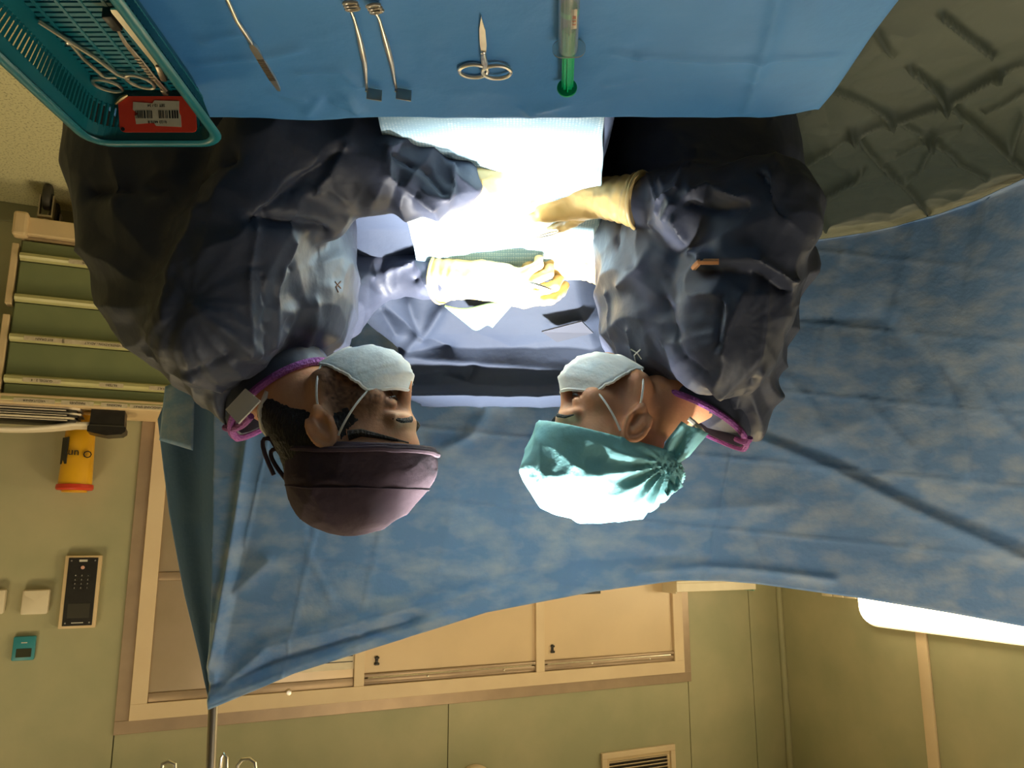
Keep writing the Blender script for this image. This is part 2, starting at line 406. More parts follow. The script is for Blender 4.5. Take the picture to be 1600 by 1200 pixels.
def snap(pts, V, N):
    """photo pixels -> points on the visible side of a mesh"""
    pr = proj(V); vis = np.einsum('ij,ij->i', N, CAM - V) > 0; out = []
    for x, y in pts:
        d = np.hypot(pr[:, 0] - x, pr[:, 1] - y) + np.where(vis, 0, 1e5); j = np.nonzero(d < max(9, d.min() + 4))[0]
        out.append(V[j[np.argmin(pr[j, 2])]])
    return np.array(out)
def crease(V, F, lines):
    """lines: (pixels, amplitude, width): sharp ridge (+) or groove (-) along a line on the surface"""
    N = normals(V, F); D = np.zeros(len(V))
    for pts, amp, w in lines:
        L = snap(pts, V, N); lo = L.min(0) - 5 * w; hi = L.max(0) + 5 * w
        m = ((V > lo) & (V < hi)).all(1)
        if m.any(): D[m] += 1.15 * amp * np.exp(-(pdist(V[m], L) / (1.1 * w)) ** 1.25)
    return V + N * D[:, None]
# ------------------------------------------------------------------ the room
WP = np.array([1.89, 3.95, 0.0]); WD = nrm([-.913, .408, 0]); WN = nrm([-.408, -.913, 0]); UP = np.array([0, 0, 1.0])
def bw(x, y, off=0.0):
    """photo pixel -> (s, z) on the back wall (or on a plane off metres in front of it)"""
    r = ray(x, y); p = CAM + r * (((WP + WN * off - CAM) @ WN) / (r @ WN)); return float((p - WP) @ WD), float(p[2])
def W(s, z, o=0.0): return WP + WD * s + UP * z + WN * o
RB = np.stack([WD, -WN, UP], 1)          # box frame on the back wall: x along, y into wall, z up
S_C = 4.15                                # corner with the left wall
CO = WP + WD * S_C
LD = nrm([-.408, -.913, 0]); LN = nrm([.913, -.408, 0])
def lw(x, y, off=0.0):
    r = ray(x, y); p = CAM + r * (((CO + LN * off - CAM) @ LN) / (r @ LN)); return float((p - CO) @ LD), float(p[2])
def L(s, z, o=0.0): return CO + LD * s + UP * z + LN * o
RL = np.stack([LD, -LN, UP], 1)
HC = 3.25
def box_on(mb, fn, R, s0, s1, z0, z1, o0, o1, bev=0):
    mb.box((fn(s0, z0, o0) + fn(s1, z1, o1)) / 2, (abs(s1 - s0), abs(o1 - o0), abs(z1 - z0)), R, bev); return mb

fl = MB(); fl.box((0, 2.2, -.05), (7.4, 9.0, .1)); fl.build('floor', M['floor'], smooth=False, kind='structure')
ce = MB(); ce.box((0, 2.2, HC + .05), (7.4, 9.0, .1)); ce.build('ceiling', M['ceil'], smooth=False, kind='structure')
wb = MB(); box_on(wb, W, RB, -2.2, S_C + .15, 0, HC, -.012, -.14)
wall_back = wb.build('wall_back', M['joint'], smooth=False, kind='structure')
seams = [-2.2, bw(176, 1170)[0], bw(700, 1150)[0], bw(1078, 1130)[0], bw(1176, 1050)[0], S_C]
for i in range(len(seams) - 1):
    m = MB(); box_on(m, W, RB, seams[i] + .0025, seams[i + 1] - .0025, 0.0, HC, -.012, 0, .0015); m.build('wall_panel', M['wall'], wall_back, smooth=False)
wl = MB(); box_on(wl, L, RL, -.14, 6.6, 0, HC, -.012, -.14)
wall_left = wl.build('wall_left', M['joint'], smooth=False, kind='structure')
tr_s = lw(1450, 1080)[0]
for a, b in ((0, tr_s), (tr_s, 3.2), (3.2, 6.6)):
    m = MB(); box_on(m, L, RL, a + .002, b - .002, 0, HC, -.012, 0, .0015); m.build('wall_panel', M['wall'], wall_left, smooth=False)
m = MB(); box_on(m, L, RL, tr_s - .035, tr_s + .035, 0.1, HC, .0, .018, .004); m.build('trim_1', M['cream'], kind='structure')
m = MB(); m.tube([CO + (WN + LN) * .012 + UP * z for z in (0, HC)], .022, 10); m.build('trim_2', M['wall'], kind='structure')
m = MB(); box_on(m, W, RB, -2.2, S_C - .03, 0, .1, 0, .012, .003); m.build('baseboard_back', M['joint'], smooth=False, kind='structure')
m = MB(); box_on(m, L, RL, .03, 6.6, 0, .1, 0, .012, .003); m.build('baseboard_left', M['joint'], smooth=False, kind='structure')
m = MB(); m.box((3.62, 1.2, HC / 2), (.1, 6.2, HC)); m.build('wall_right', M['wall'], smooth=False, kind='structure')

# ------------------------------------------------------------------ pass-through hatch in the back wall
s0, zt = bw(177, 1146); s1, zt2 = bw(1079, 1066); ztop = (zt + zt2) / 2; zb = .95
hatch = empty('pass_through_hatch', W((s0 + s1) / 2, zb), 'wide cream framed wall hatch with three closed sliding panels behind the blue drape', 'hatch')
o = .075; w_o = .062; w_i = .075
def frame4(mb, a, b, z0, z1, w, o0, o1, bev=.002):
    box_on(mb, W, RB, a, b, z1 - w, z1, o0, o1, bev); box_on(mb, W, RB, a, b, z0, z0 + w, o0, o1, bev)
    box_on(mb, W, RB, a, a + w, z0 + w, z1 - w, o0, o1, bev); box_on(mb, W, RB, b - w, b, z0 + w, z1 - w, o0, o1, bev)
m = MB(); frame4(m, s0, s1, zb, ztop, w_o, .001, .012); m.build('outer_frame', M['taupe'], hatch, smooth=False)
m = MB(); frame4(m, s0 + w_o, s1 - w_o, zb + w_o, ztop - w_o, w_i, .001, .03)
inn = m.build('inner_frame', M['cream'], hatch, smooth=False)
a0, a1 = s0 + w_o + w_i, s1 - w_o - w_i; z0, z1 = zb + w_o + w_i, ztop - w_o - w_i
c1 = bw(560, 1040)[0]; c2 = bw(841, 990)[0]
for c in (c1, c2):
    m = MB(); box_on(m, W, RB, c - .028, c + .028, z0, z1, .001, .03, .002); m.build('mullion', M['cream'], hatch, smooth=False)
# near cell: steel sliding panels
cells = [(a0, c1 - .028), (c1 + .028, c2 - .028), (c2 + .028, a1)]
a, b = cells[0]
zs = bw(270, 900)[1]
m = MB(); box_on(m, W, RB, a, b, zs + .02, z1 - .045, .002, .012, .002); m.build('panel', M['glassy'], hatch, smooth=False)
m = MB(); box_on(m, W, RB, a, b, z0, zs - .02, .001, .006, .002); m.build('panel', M['glassy'], hatch, smooth=False)
m = MB(); box_on(m, W, RB, a, b, zs - .02, zs + .02, .001, .016, .004); m.build('rail', M['taupe'], hatch)
m = MB(); box_on(m, W, RB, a, b, z1 - .045, z1, .001, .02, .004); m.build('rail', M['taupe'], hatch)
kx = bw(450, 1081); m = MB(); m.lathe([(.0, .0), (.016, 0), (.018, .012), (.012, .02), (.0, .021)], W(kx[0], kx[1], .012), WN, 16); m.build('knob', M['steel'], hatch)
for (a, b) in cells[1:]:
    m = MB(); box_on(m, W, RB, a, b - .0, z0, z1 - .06, .002, .010, .002); pn = m.build('panel', M['panel'], hatch, smooth=False)
    m = MB()
    box_on(m, W, RB, a, b, z1 - .060, z1 - .042, .001, .026, .004); box_on(m, W, RB, a, b, z1 - .036, z1 - .014, .001, .020, .004); box_on(m, W, RB, a, b, z1 - .014, z1, .001, .012, .002)
    rl = m.build('rail', M['taupe'], hatch)
    m = MB(); m.tube([W(a + .02, z1 - .040, .024), W(b - .03, z1 - .040, .024)], .005, 8); m.build('rod', M['steel'], rl)
    for q in (.35, .8):
        m = MB(); m.lathe([(.006, 0), (.006, .006), (.003, .008)], W(a + (b - a) * q, z1 - .025, .020), WN, 8); m.build('screw', M['steel'], rl)
    m = MB(); sx = a + .06 if a > c2 else a + .07
    m.box(W(sx, z1 - .125, .014), (.016, .010, .05), RB, .004); m.box(W(sx, z1 - .108, .018), (.028, .012, .014), RB, .004); m.box(W(sx, z1 - .140, .018), (.026, .012, .012), RB, .004)
    m.build('latch', M['blackp'], hatch)
bs, bz = bw(915, 928); m = MB(); box_on(m, W, RB, bw(936, 930)[0] , bw(880, 930)[0], bz - .16, bz, .010, .022, .003); m.build('handle_recess', M['blackp'], hatch, smooth=False)
ns, nz_ = bw(530, 1040); m = MB(); box_on(m, W, RB, ns - .22, ns + .085, nz_ - .26, nz_ + .02, .0125, .014)
nt_ = empty('paper_notice', W(ns, nz_ - .26, .013), 'white printed paper notice taped on the steel hatch panel above the drape edge', 'notice')
m.build('sheet', M['paperw'], nt_, smooth=False)
for k in range(6):
    m = MB(); box_on(m, W, RB, ns - .14 + .02 * (k % 2), ns + .07, nz_ - .022 - .03 * k, nz_ - .017 - .03 * k, .014, .0146); m.build('print_line', M['blackp'], nt_, smooth=False)

# ------------------------------------------------------------------ devices on the wall
def wallbox(name, x0, x1, y0, y1, depth, m_, label, cat, bev=.006, parts=None, group=None):
    a, za = bw(x0, y0); b, zb_ = bw(x1, y1); e = empty(name, W((a + b) / 2, min(za, zb_)), label, cat, group)
    mb = MB(); box_on(mb, W, RB, min(a, b), max(a, b), min(za, zb_), max(za, zb_), 0.0005, depth, bev); mb.build('housing', m_, e); return e, min(a, b), max(a, b), min(za, zb_), max(za, zb_)
e, a, b, za, zc = wallbox('intercom', 104, 150, 868, 979, .045, M['tan'], 'black faced wall intercom with keypad in a cream housing', 'intercom', .004)
cw, ch = b - a, zc - za
fp = MB(); box_on(fp, W, RB, a + cw * .10, b - cw * .10, za + ch * .03, zc - ch * .035, .0445, .049, .002); fp = fp.build('front_plate', M['blackp'], e, smooth=False)
# photograph bottom is up: the lit button sits low on the plate
sc_ = (a + b) / 2
m = MB(); box_on(m, W, RB, sc_ - cw * .11, sc_ + cw * .11, za + ch * .055, za + ch * .085, .048, .0505); m.build('light_window', M['keyled'], fp, smooth=False)
m = MB(); m.lathe([(cw * .055, 0), (cw * .05, .004), (0, .0045)], W(sc_, za + ch * .165, .049), WN, 14); m.build('call_button', mat('pink_button', (.75, .42, .36), .4), fp)
for r in range(4):
    for c in range(3):
        m = MB(); p = W(sc_ + (c - 1) * cw * .17, za + ch * (.275 + .057 * r), .049); m.box(p, (cw * .11, .003, ch * .035), RB, .0008); ky = m.build('key', M['blackp'], fp, smooth=False)
        lab = ['*0#', '789', '456', '123'][r][2 - c] if False else ['*0#', '789', '456', '123'][r][c]
        text('key_mark', lab, ch * .03, W(sc_ + (1 - c) * cw * .17, za + ch * (.275 + .057 * r), .0512), -WD, UP, M['keyled'], fp)
m = MB(); box_on(m, W, RB, a + cw * .2, b - cw * .2, za + ch * .66, za + ch * .86, .0485, .0500, .001); m.build('speaker_grille', M['rubber'], fp, smooth=False)
for q in (.18, .82):
    for z_ in (.07, .925):
        m = MB(); m.lathe([(.004, 0), (.004, .002), (0, .0022)], W(a + cw * q, za + ch * z_, .049), WN, 8); m.build('screw', M['steel'], fp)
m = MB(); box_on(m, W, RB, sc_ - cw * .16, sc_ + cw * .16, za + ch * .918, za + ch * .93, .048, .0497); m.build('maker_mark', M['keyled'], fp, smooth=False)

for (x0, x1, lb) in ((38, 76, 'cream square wall sensor with arched cover right beside the black intercom'), (-26, 8, 'cream wall sensor cut off by the picture edge, farther from the intercom')):
    e, a, b, za, zc = wallbox('wall_sensor', x0, x1, 921, 958, .05, M['whitep'], lb, 'sensor', .008, None, 'cream wall sensors')
    mb = MB(); mb.prism([(-(b - a) * .42, 0), ((b - a) * .42, 0), ((b - a) * .40, .02), (0, .045), (-(b - a) * .40, .02)], W((a + b) / 2, za + .004, .048), WD, UP, WN, 0, .008); mb.build('cover', M['whitep'], e, smooth=False)
e, a, b, za, zc = wallbox('wall_thermostat', 23, 54, 994, 1030, .03, M['tealdev'], 'teal wall mounted device with small dark display', 'device', .006)
m = MB(); box_on(m, W, RB, a + (b - a) * .18, b - (b - a) * .14, za + (zc - za) * .50, za + (zc - za) * .86, .029, .0325, .002); m.build('display', M['screenoff'], e, smooth=False)
m = MB(); box_on(m, W, RB, (a + b) / 2 - .012, (a + b) / 2 + .012, za + (zc - za) * .24, za + (zc - za) * .28, .0295, .0308); m.build('maker_mark', M['keyled'], e, smooth=False)

# ventilation grille high on the wall
a, za = bw(1052, 1163); b, zb_ = bw(938, 1175); a, b = min(a, b), max(a, b); zlo = (za + zb_) / 2; zhi = zlo + .27
e = empty('vent_grille', W((a + b) / 2, zlo), 'cream louvred ventilation grille high on the wall', 'vent')
m = MB(); frame4(m, a, b, zlo, zhi, .035, .0005, .022, .003); m.build('frame', M['cream'], e, smooth=False)
m = MB(); frame4(m, a + .035, b - .035, zlo + .035, zhi - .035, .02, .0005, .012, .002); m.build('inner_frame', M['tan'], e, smooth=False)
m = MB(); box_on(m, W, RB, a + .04, b - .04, zlo + .04, zhi - .04, -.004, .001); m.build('backing', M['blackp'], e, smooth=False)
R_sl = RB @ np.array([[1, 0, 0], [0, math.cos(.6), -math.sin(.6)], [0, math.sin(.6), math.cos(.6)]])
for k in range(8):
    m = MB(); m.box(W((a + b) / 2, zlo + .062 + .021 * k, .008), (b - a - .1, .016, .003), R_sl); m.build('slat', M['cream'], e, smooth=False)
# round clock edge
cs, cz_ = bw(740, 1194); e = empty('wall_clock', W(cs, cz_ - .0), 'round cream wall clock only its rim showing above the hatch', 'clock')
m = MB(); m.lathe([(.125, 0), (.125, .03), (.118, .04), (.108, .04), (.105, .03), (0, .03)], W(cs, cz_ + .125, .001), WN, 40); m.build('rim', M['cream'], e)
m = MB(); m.lathe([(.104, 0), (.104, .0015), (0, .002)], W(cs, cz_ + .125, .031), WN, 32); m.build('dial', M['paperw'], e, smooth=False)
for ang, ln in ((.4, .055), (2.2, .085)):
    m = MB(); m.tube([W(cs, cz_ + .125, .035), W(cs + ln * math.sin(ang), cz_ + .125 + ln * math.cos(ang), .035)], .003, 6); m.build('hand', M['black'], e)

# shelf tray on the back wall near the corner
a, za = bw(1180, 924, .16); b, zb_ = bw(1056, 922, .16); a, b = min(a, b), max(a, b); zt = (za + zb_) / 2
e = empty('wall_shelf', W((a + b) / 2, zt - .07, .08), 'white plastic wall shelf tray whose top lip shows over the drape', 'shelf')
m = MB(); box_on(m, W, RB, a, b, zt - .07, zt - .055, .001, .17, .003); m.build('base', M['whitep'], e, smooth=False)
m = MB(); box_on(m, W, RB, a, b, zt - .0555, zt, .155, .17, .003); m.build('front_lip', M['whitep'], e, smooth=False)
m = MB(); box_on(m, W, RB, a, a + .012, zt - .0555, zt + .01, .001, .156, .003); m.build('side_plate', M['whitep'], e, smooth=False)
m = MB(); box_on(m, W, RB, b - .012, b, zt - .0555, zt + .01, .001, .156, .003); m.build('side_plate', M['aqua'], e, smooth=False, label='pale green end plate')

# glowing light panel and its small boxes on the left wall
la, lz = lw(1338, 940, .1); lz_top = lw(1420, 987, .1)[1]
e = empty('wall_light_panel', L(la + 1.0, lz_top - .42, .05), 'glowing white light panel with rounded corners on the wall beyond the drape', 'lamp')
ln_ = 2.6; hh = .42
out = rrect(ln_, hh, .11, 6)
m = MB(); m.prism(out, L(la + ln_ / 2, lz_top - hh / 2, 0), LD, UP, LN, .001, .07); m.build('housing', M['whitep'], e)
out = rrect(ln_ - .03, hh - .03, .10, 6)
m = MB(); m.prism(out, L(la + ln_ / 2, lz_top - hh / 2, 0), LD, UP, LN, .0705, .1); m.prism(rrect(ln_ - .09, hh - .09, .08, 6), L(la + ln_ / 2, lz_top - hh / 2, 0), LD, UP, LN, .1, .115); m.build('diffuser', M['lampglow'], e)
sa, sz = lw(1283, 931, .05); sb, _ = lw(1337, 931, .05)
e = empty('socket_strip', L((sa + sb) / 2, sz - .1), 'row of three small white socket boxes beside the glowing panel', 'socket')
for k in range(3):
    w_ = (sb - sa) / 3; m = MB(); box_on(m, L, RL, sa + w_ * k + .003, sa + w_ * (k + 1) - .003, sz - .1, sz, .0005, .05, .005); m.build('socket_box', M['whitep'], e)

# ------------------------------------------------------------------ drawer cart by the wall
ca = math.radians(-23.0)
CD = np.array([math.cos(ca), math.sin(ca), 0]) ; CD = -CD       # along the cart front, towards photo right
CN = np.array([CD[1], -CD[0], 0]);
if CN[1] > 0: CN = -CN                                            # out of the cart front
P_cart = hz(34, 352, .24); P_cart = np.array([P_cart[0], P_cart[1], 0])
RC = np.stack([CD, -CN, UP], 1)
def K(s, z, o=0.0): return P_cart + CD * s + UP * z + CN * o
cwid = .71; cdep = .37; ctop = 1.08
cart = empty('drawer_cart', P_cart + CD * cwid / 2 - CN * cdep / 2, 'cream medical drawer cart with olive green drawers standing by the wall', 'cart')
def kb(mb, s0, s1, z0, z1, o0, o1, bev=.003): mb.box((K(s0, z0, o0) + K(s1, z1, o1)) / 2, (abs(s1 - s0), abs(o1 - o0), abs(z1 - z0)), RC, bev); return mb
m = MB(); kb(m, .0, cwid, .30, ctop - .045, -cdep, -.035); m.build('carcass', M['olive'], cart, smooth=False)
m = MB(); kb(m, -.02, cwid + .02, ctop - .045, ctop, -cdep, .03, .006); m.build('worktop', M['tan'], cart, smooth=False)
for q in ((-.028, .0), (cwid, cwid + .028)):
    for z_ in ((.33, .62), (.67, ctop - .046)):
        m = MB(); kb(m, q[0], q[1], z_[0], z_[1], -.06, .005, .004); m.build('corner_post', M['tan'], cart, smooth=False)
m = MB(); kb(m, .01, cwid - .01, .20, .285, -cdep, .02, .006); kb(m, .0, cwid, .285, .30, -cdep, -.02, .002); bs_ = m.build('base', M['tan'], cart, smooth=False)
for q in (.0, cwid):
    m = MB(); kb(m, q - .03, q + .03, .185, .30, -.03, .045, .012); m.build('bumper', M['tan'], cart, smooth=False)
for q, oo in ((.08, -.06), (cwid - .08, -.06), (.08, -cdep + .08), (cwid - .08, -cdep + .08)):
    m = MB(); m.lathe([(.03, -.016), (.058, -.016), (.062, -.010), (.062, .010), (.058, .016), (.03, .016)], K(q, .062, oo), CD, 24); m.lathe([(.02, -.02), (.02, .02)], K(q, .062, oo), CD, 12); cs_ = m.build('caster_wheel', M['rubber'], cart)
    m = MB(); m.box(K(q - .028, .11, oo), (.006, .05, .1), RC); m.box(K(q + .028, .11, oo), (.006, .05, .1), RC); m.box(K(q, .165, oo), (.062, .05, .01), RC); m.lathe([(.012, .165), (.012, .20)], K(q, 0, oo), UP, 10); m.build('fork', M['steeld'], cs_, smooth=False)
zs_ = [.305, .455, .605, .755, .905, .990, ctop - .052]
labels = [[], [('KETAMINE 50-MI', .30, .22)], [], [('CIRCUITS VENTILATION - ADULT', .40, .40), ('KIT DRAIN', .13, .16)], [('GUEDEL 2 - 4', .14, .15), ('FILTERS', .42, .1), ('S.A.T', .63, .1)], [('VACUTAINER', .12, .16), ('MASQUES', .29, .13), ('PACKING', .44, .11), ('LIDOCAINE SPRAY', .58, .15), ('E.T.A', .71, .06)]]
# front lips measured in the photograph at y = 403, 468, 532, 598, 630
def zcart(x, y):
    r = ray(x, y); n = CN; p = CAM + r * (((P_cart + CN * .02 - CAM) @ n) / (r @ n)); return float(p[2])
lipz = [zcart(40, 404), zcart(30, 468), zcart(20, 530), zcart(15, 595), zcart(8, 627)]
edges = [.305] + lipz
for i in range(5):
    zl, zh = edges[i] + .008, edges[i + 1]
    d_ = MB(); kb(d_, .012, cwid - .012, zl, zh, -.034, .0, .004); dr = d_.build('drawer', M['olive'], cart, smooth=False)
    l_ = MB(); pr_ = [(0, 0), (.030, .010), (.034, .024), (.024, .034), (0, .040)]
    l_.prism([(p[0], p[1] - .040) for p in pr_], K(.012, zh + .006, .0), CN, UP, CD, 0, cwid - .024); lp = l_.build('lip', M['lip'], dr, smooth=False)
    lab = labels[i + 1] if i < 5 else []
    for (tx, px_, wd) in lab:
        m = MB(); nv = nrm(CN * .95 + UP * .35); c_ = K(px_ + .02, zh - .008, .0335); m.box(c_, (wd, .0015, .020), np.stack([CD, -nv, np.cross(-nv, CD) * -1], 1) if False else RC, 0); lb_ = m.build('label_strip', M['paper'], dr, smooth=False)
        text('lettering', tx, .0145, c_ + CN * .001, -CD if np.dot(np.cross(-CD, UP), CN) > 0 else CD, UP, M['black'], dr)

# things standing on the cart: box, sharps container, papers
zt_ = ctop
def on_cart(x, y): r = ray(x, y); return hz(x, y, zt_)
def kpos(x, o, y=650):
    """point on the worktop at photo column x, o metres from the front edge"""
    a = P_cart + CN * o; r = ray(x, y); n = CN; p = CAM + r * (((a - CAM) @ n) / (r @ n)); s = float((p - P_cart) @ CD); return s
e_s = (kpos(141, -.08), kpos(200, -.08)); sa, sb = min(e_s), max(e_s)
bx = empty('black_case', K((sa + sb) / 2, zt_, -.1), 'matte black case with rounded top standing on the cart worktop', 'case')
m = MB(); wv = sb - sa; m.prism([(-wv * .44, 0), (wv * .44, 0), (wv * .46, .075), (wv * .5, .08), (wv * .5, .098), (wv * .40, .112), (wv * .08, .118), (0, .120), (-wv * .3, .112), (-wv * .5, .104), (-wv * .5, .08), (-wv * .46, .075)], K((sa + sb) / 2, zt_ + .0005, -.16), CD, UP, CN, 0, .15); m.build('shell', M['blackp'], bx, smooth=False)
m = MB(); kb(m, sa - .001 + wv * .05, sb - wv * .05, zt_ + .072, zt_ + .078, -.0105, -.006, .001); m.build('lid_seam', M['rubber'], bx, smooth=False)
e_s = (kpos(92, -.28, 720), kpos(150, -.28, 720)); sa, sb = min(e_s), max(e_s); sc_ = (sa + sb) / 2
r0 = ray(120, 768); pz = CAM + r0 * (((P_cart + CN * -.28 - CAM) @ CN) / (r0 @ CN)); sh = float(pz[2]) - zt_
shp = empty('sharps_container', K(sc_, zt_, -.28), 'yellow sharps container with red lid behind the papers on the cart', 'container')
m = MB(); rr = (sb - sa) / 2 * .96
m.lathe([(rr * .78, .0005), (rr * .82, .004), (rr * .97, sh - .03), (rr * .9, sh - .029)], K(sc_, zt_, -.28), UP, 32); bd = m.build('body', M['yellow'], shp)
m = MB(); m.lathe([(rr * .95, sh - .034), (rr * 1.06, sh - .032), (rr * 1.08, sh - .014), (rr * 1.0, sh - .006), (rr * .8, sh - .004), (rr * .8, sh - .010), (.0, sh - .010)], K(sc_, zt_, -.28), UP, 32); ld = m.build('lid', M['redlid'], shp)
m = MB(); m.lathe([(rr * .72, sh - .0105), (rr * .72, sh + .004), (0, sh + .005)], K(sc_, zt_, -.28), UP, 24); m.build('lid_flap', M['yellow'], ld)
ang_t = nrm(CAM - K(sc_, zt_, -.28)); ang_t[2] = 0; ang_t = nrm(ang_t); tx_d = np.cross(UP, ang_t)
text('lettering', 'O um', .05, K(sc_, zt_ + sh * .52, -.28) + ang_t * rr * .95, tx_d, UP, M['black'], bd, depth=.004)
m = MB(); nv = rotz(1.05) @ ang_t; m.box(K(sc_, zt_ + sh * .48, -.28) + nv * rr * .89, (.004, .05, sh * .35), frame(nv), .001); m.build('print_mark', M['blackp'], bd, smooth=False)
# papers: dark folders in a pile, a white envelope folded over the top
sa = kpos(124, -.02); lean = 0
zz = zt_ + .0005
for k in range(6):
    th = [.010, .014, .009, .013, .010, .012][k]; of = [.0, .012, -.006, .008, .018, .004][k]
    fld = empty('document_folder', K(-.10 + .1, zz, -.1), ['lowest cream folder of the paper pile on the cart', 'black folder second from the bottom of the paper pile', 'white paper bundle third from the bottom of the pile', 'black folder in the middle of the paper pile', 'grey white bundle second from the top of the pile', 'black plastic wallet topmost of the dark folders'][k], 'folder', 'folders in the paper pile')
    mcol = [M['paperw'], M['blackp'], M['paperw'], M['blackp'], M['whitep'], M['blackp']][k]
    m = MB(); s_end = -.20; s_st = sa - of if sa > 0 else sa + of
    m.prism([(s_end, -.185), (sa - of - .03, -.185), (sa - of, -.165), (sa - of, -.02 + of * .5), (sa - of - .03, .0 + of * .5), (s_end, .0 + of * .5)], K(0, zz, 0), CD, CN, UP, 0, th * .93); m.build('cover', mcol, fld, smooth=False)
    m = MB(); m.prism([(s_end + .02, -.175), (sa - of - .04, -.175), (sa - of - .04, .003 + of * .5), (s_end + .02, .003 + of * .5)], K(0, zz, 0), CD, CN, UP, th * .3, th * .6); m.build('pages', M['paperw'], fld, smooth=False)
    zz += th
n1, n2 = 24, 10; V = []; F = []
for i in range(n1 + 1):
    for j in range(n2 + 1):
        t = i / n1; q = j / n2; s_ = -.22 + (sa + .045 + .22) * t
        V.append(K(s_, zz + .019 + .027 * math.sin(pi * min(t * 1.15, 1)) ** .8 * (1 - .3 * q) - .018 * t * t + .0, -.02 - .15 * q + .015 * math.sin(3 * t)))
for i in range(n1):
    for j in range(n2): a = i * (n2 + 1) + j; F.append([a, a + 1, a + n2 + 2, a + n2 + 1])
env = mk('paper_envelope', V, F, M['paperw'], label='white paper envelope bulging on top of the dark folders on the cart', cat='envelope')
md = env.modifiers.new('thick', 'SOLIDIFY'); md.thickness = .018; md.offset = 0

# ------------------------------------------------------------------ the two people
def headframe(yaw_dir, pitch, roll=0):
    f0 = nrm(yaw_dir); c, s = math.cos(pitch), math.sin(pitch)
    f = c * f0 - s * UP; u = s * f0 + c * UP; l = np.cross(u, f)
    if roll:
        cr, sr = math.cos(roll), math.sin(roll); l, u = cr * l + sr * u, cr * u - sr * l
    return np.stack([f, l, u], 1)
def head_sdf(S, O, R, k, near, jaw=1.0):
    """O head centre between the ears, R columns forward/left/up, near = +1/-1 side towards the camera"""
    T = lambda p: O + R @ (np.array(p) * k)
    E = lambda c, r, kk=.012, op='u': S.ell(T(c), np.array(r) * k, R, kk, op)
    Kn = lambda a, b, ra, rb=None, kk=.012: S.cone(T(a), T(b), ra * k, (ra if rb is None else rb) * k, kk)
    E((-.008, 0, .048), (.098, .077, .094))
    E((.030, 0, -.015), (.058, .060, .085), .02)
    for s in (1, -1):
        Kn((-.004, .056 * s, -.030), (.012, .052 * s, -.070), .016, .014, .02)
        Kn((.012, .052 * s, -.070), (.068, .016 * s, -.100 * jaw), .015, .014, .022)
        E((.058, .046 * s, -.012), (.024, .02, .018), .022)                     # cheek bone
        Kn((.088, .010 * s, .034), (.078, .048 * s, .030), .010, .008, .014)    # brow
        E((.100, .032 * s, .006), (.018, .017, .013), .010, 's')                # eye socket
        E((.0765, .032 * s, .006), (.0145, .0155, .0125), .003)                 # lid over the eyeball
        Kn((.0905, .022 * s, .0045), (.0825, .044 * s, .0025), .0022, .0018, .003)   # lid fold
        E((.103, .011 * s, -.038), (.012, .008, .008), .006)                    # nostril wing
    E((.070, 0, -.100 * jaw), (.022, .022, .016), .014)
    Kn((.092, 0, .016), (.116, 0, -.028), .0085, .0115, .012)
    E((.092, 0, -.062), (.012, .022, .006), .006); E((.089, 0, -.073), (.012, .019, .007), .006)
    for s in (1, -1):                                                            # ears
        Re = R @ rotz(-.35 * s)
        c = T((-.012, .077 * s, -.002))
        S.ell(c, np.array((.017, .008, .031)) * k, Re, .008)
        ring = [T((-.012 + .0165 * math.cos(a) - .003, (.080 + .004 * math.sin(a * .5)) * s, .001 + .029 * math.sin(a))) for a in np.linspace(-.9, 3.9, 16)]
        for a, b in zip(ring[:-1], ring[1:]): S.cone(a, b, .0042 * k, None, .003)
        S.ell(T((-.009, .088 * s, -.004)), np.array((.0095, .010, .016)) * k, Re, .003, 's')
        S.ell(T((-.007, .082 * s, -.027)), np.array((.008, .005, .010)) * k, Re, .005)
        S.cone(T((.003, .083 * s, -.006)), T((.003, .083 * s, .002)), .004 * k, None, .004)
        S.cone(T((-.020, .0835 * s, -.012)), T((-.014, .0845 * s, .016)), .0032 * k, None, .004)
    return T

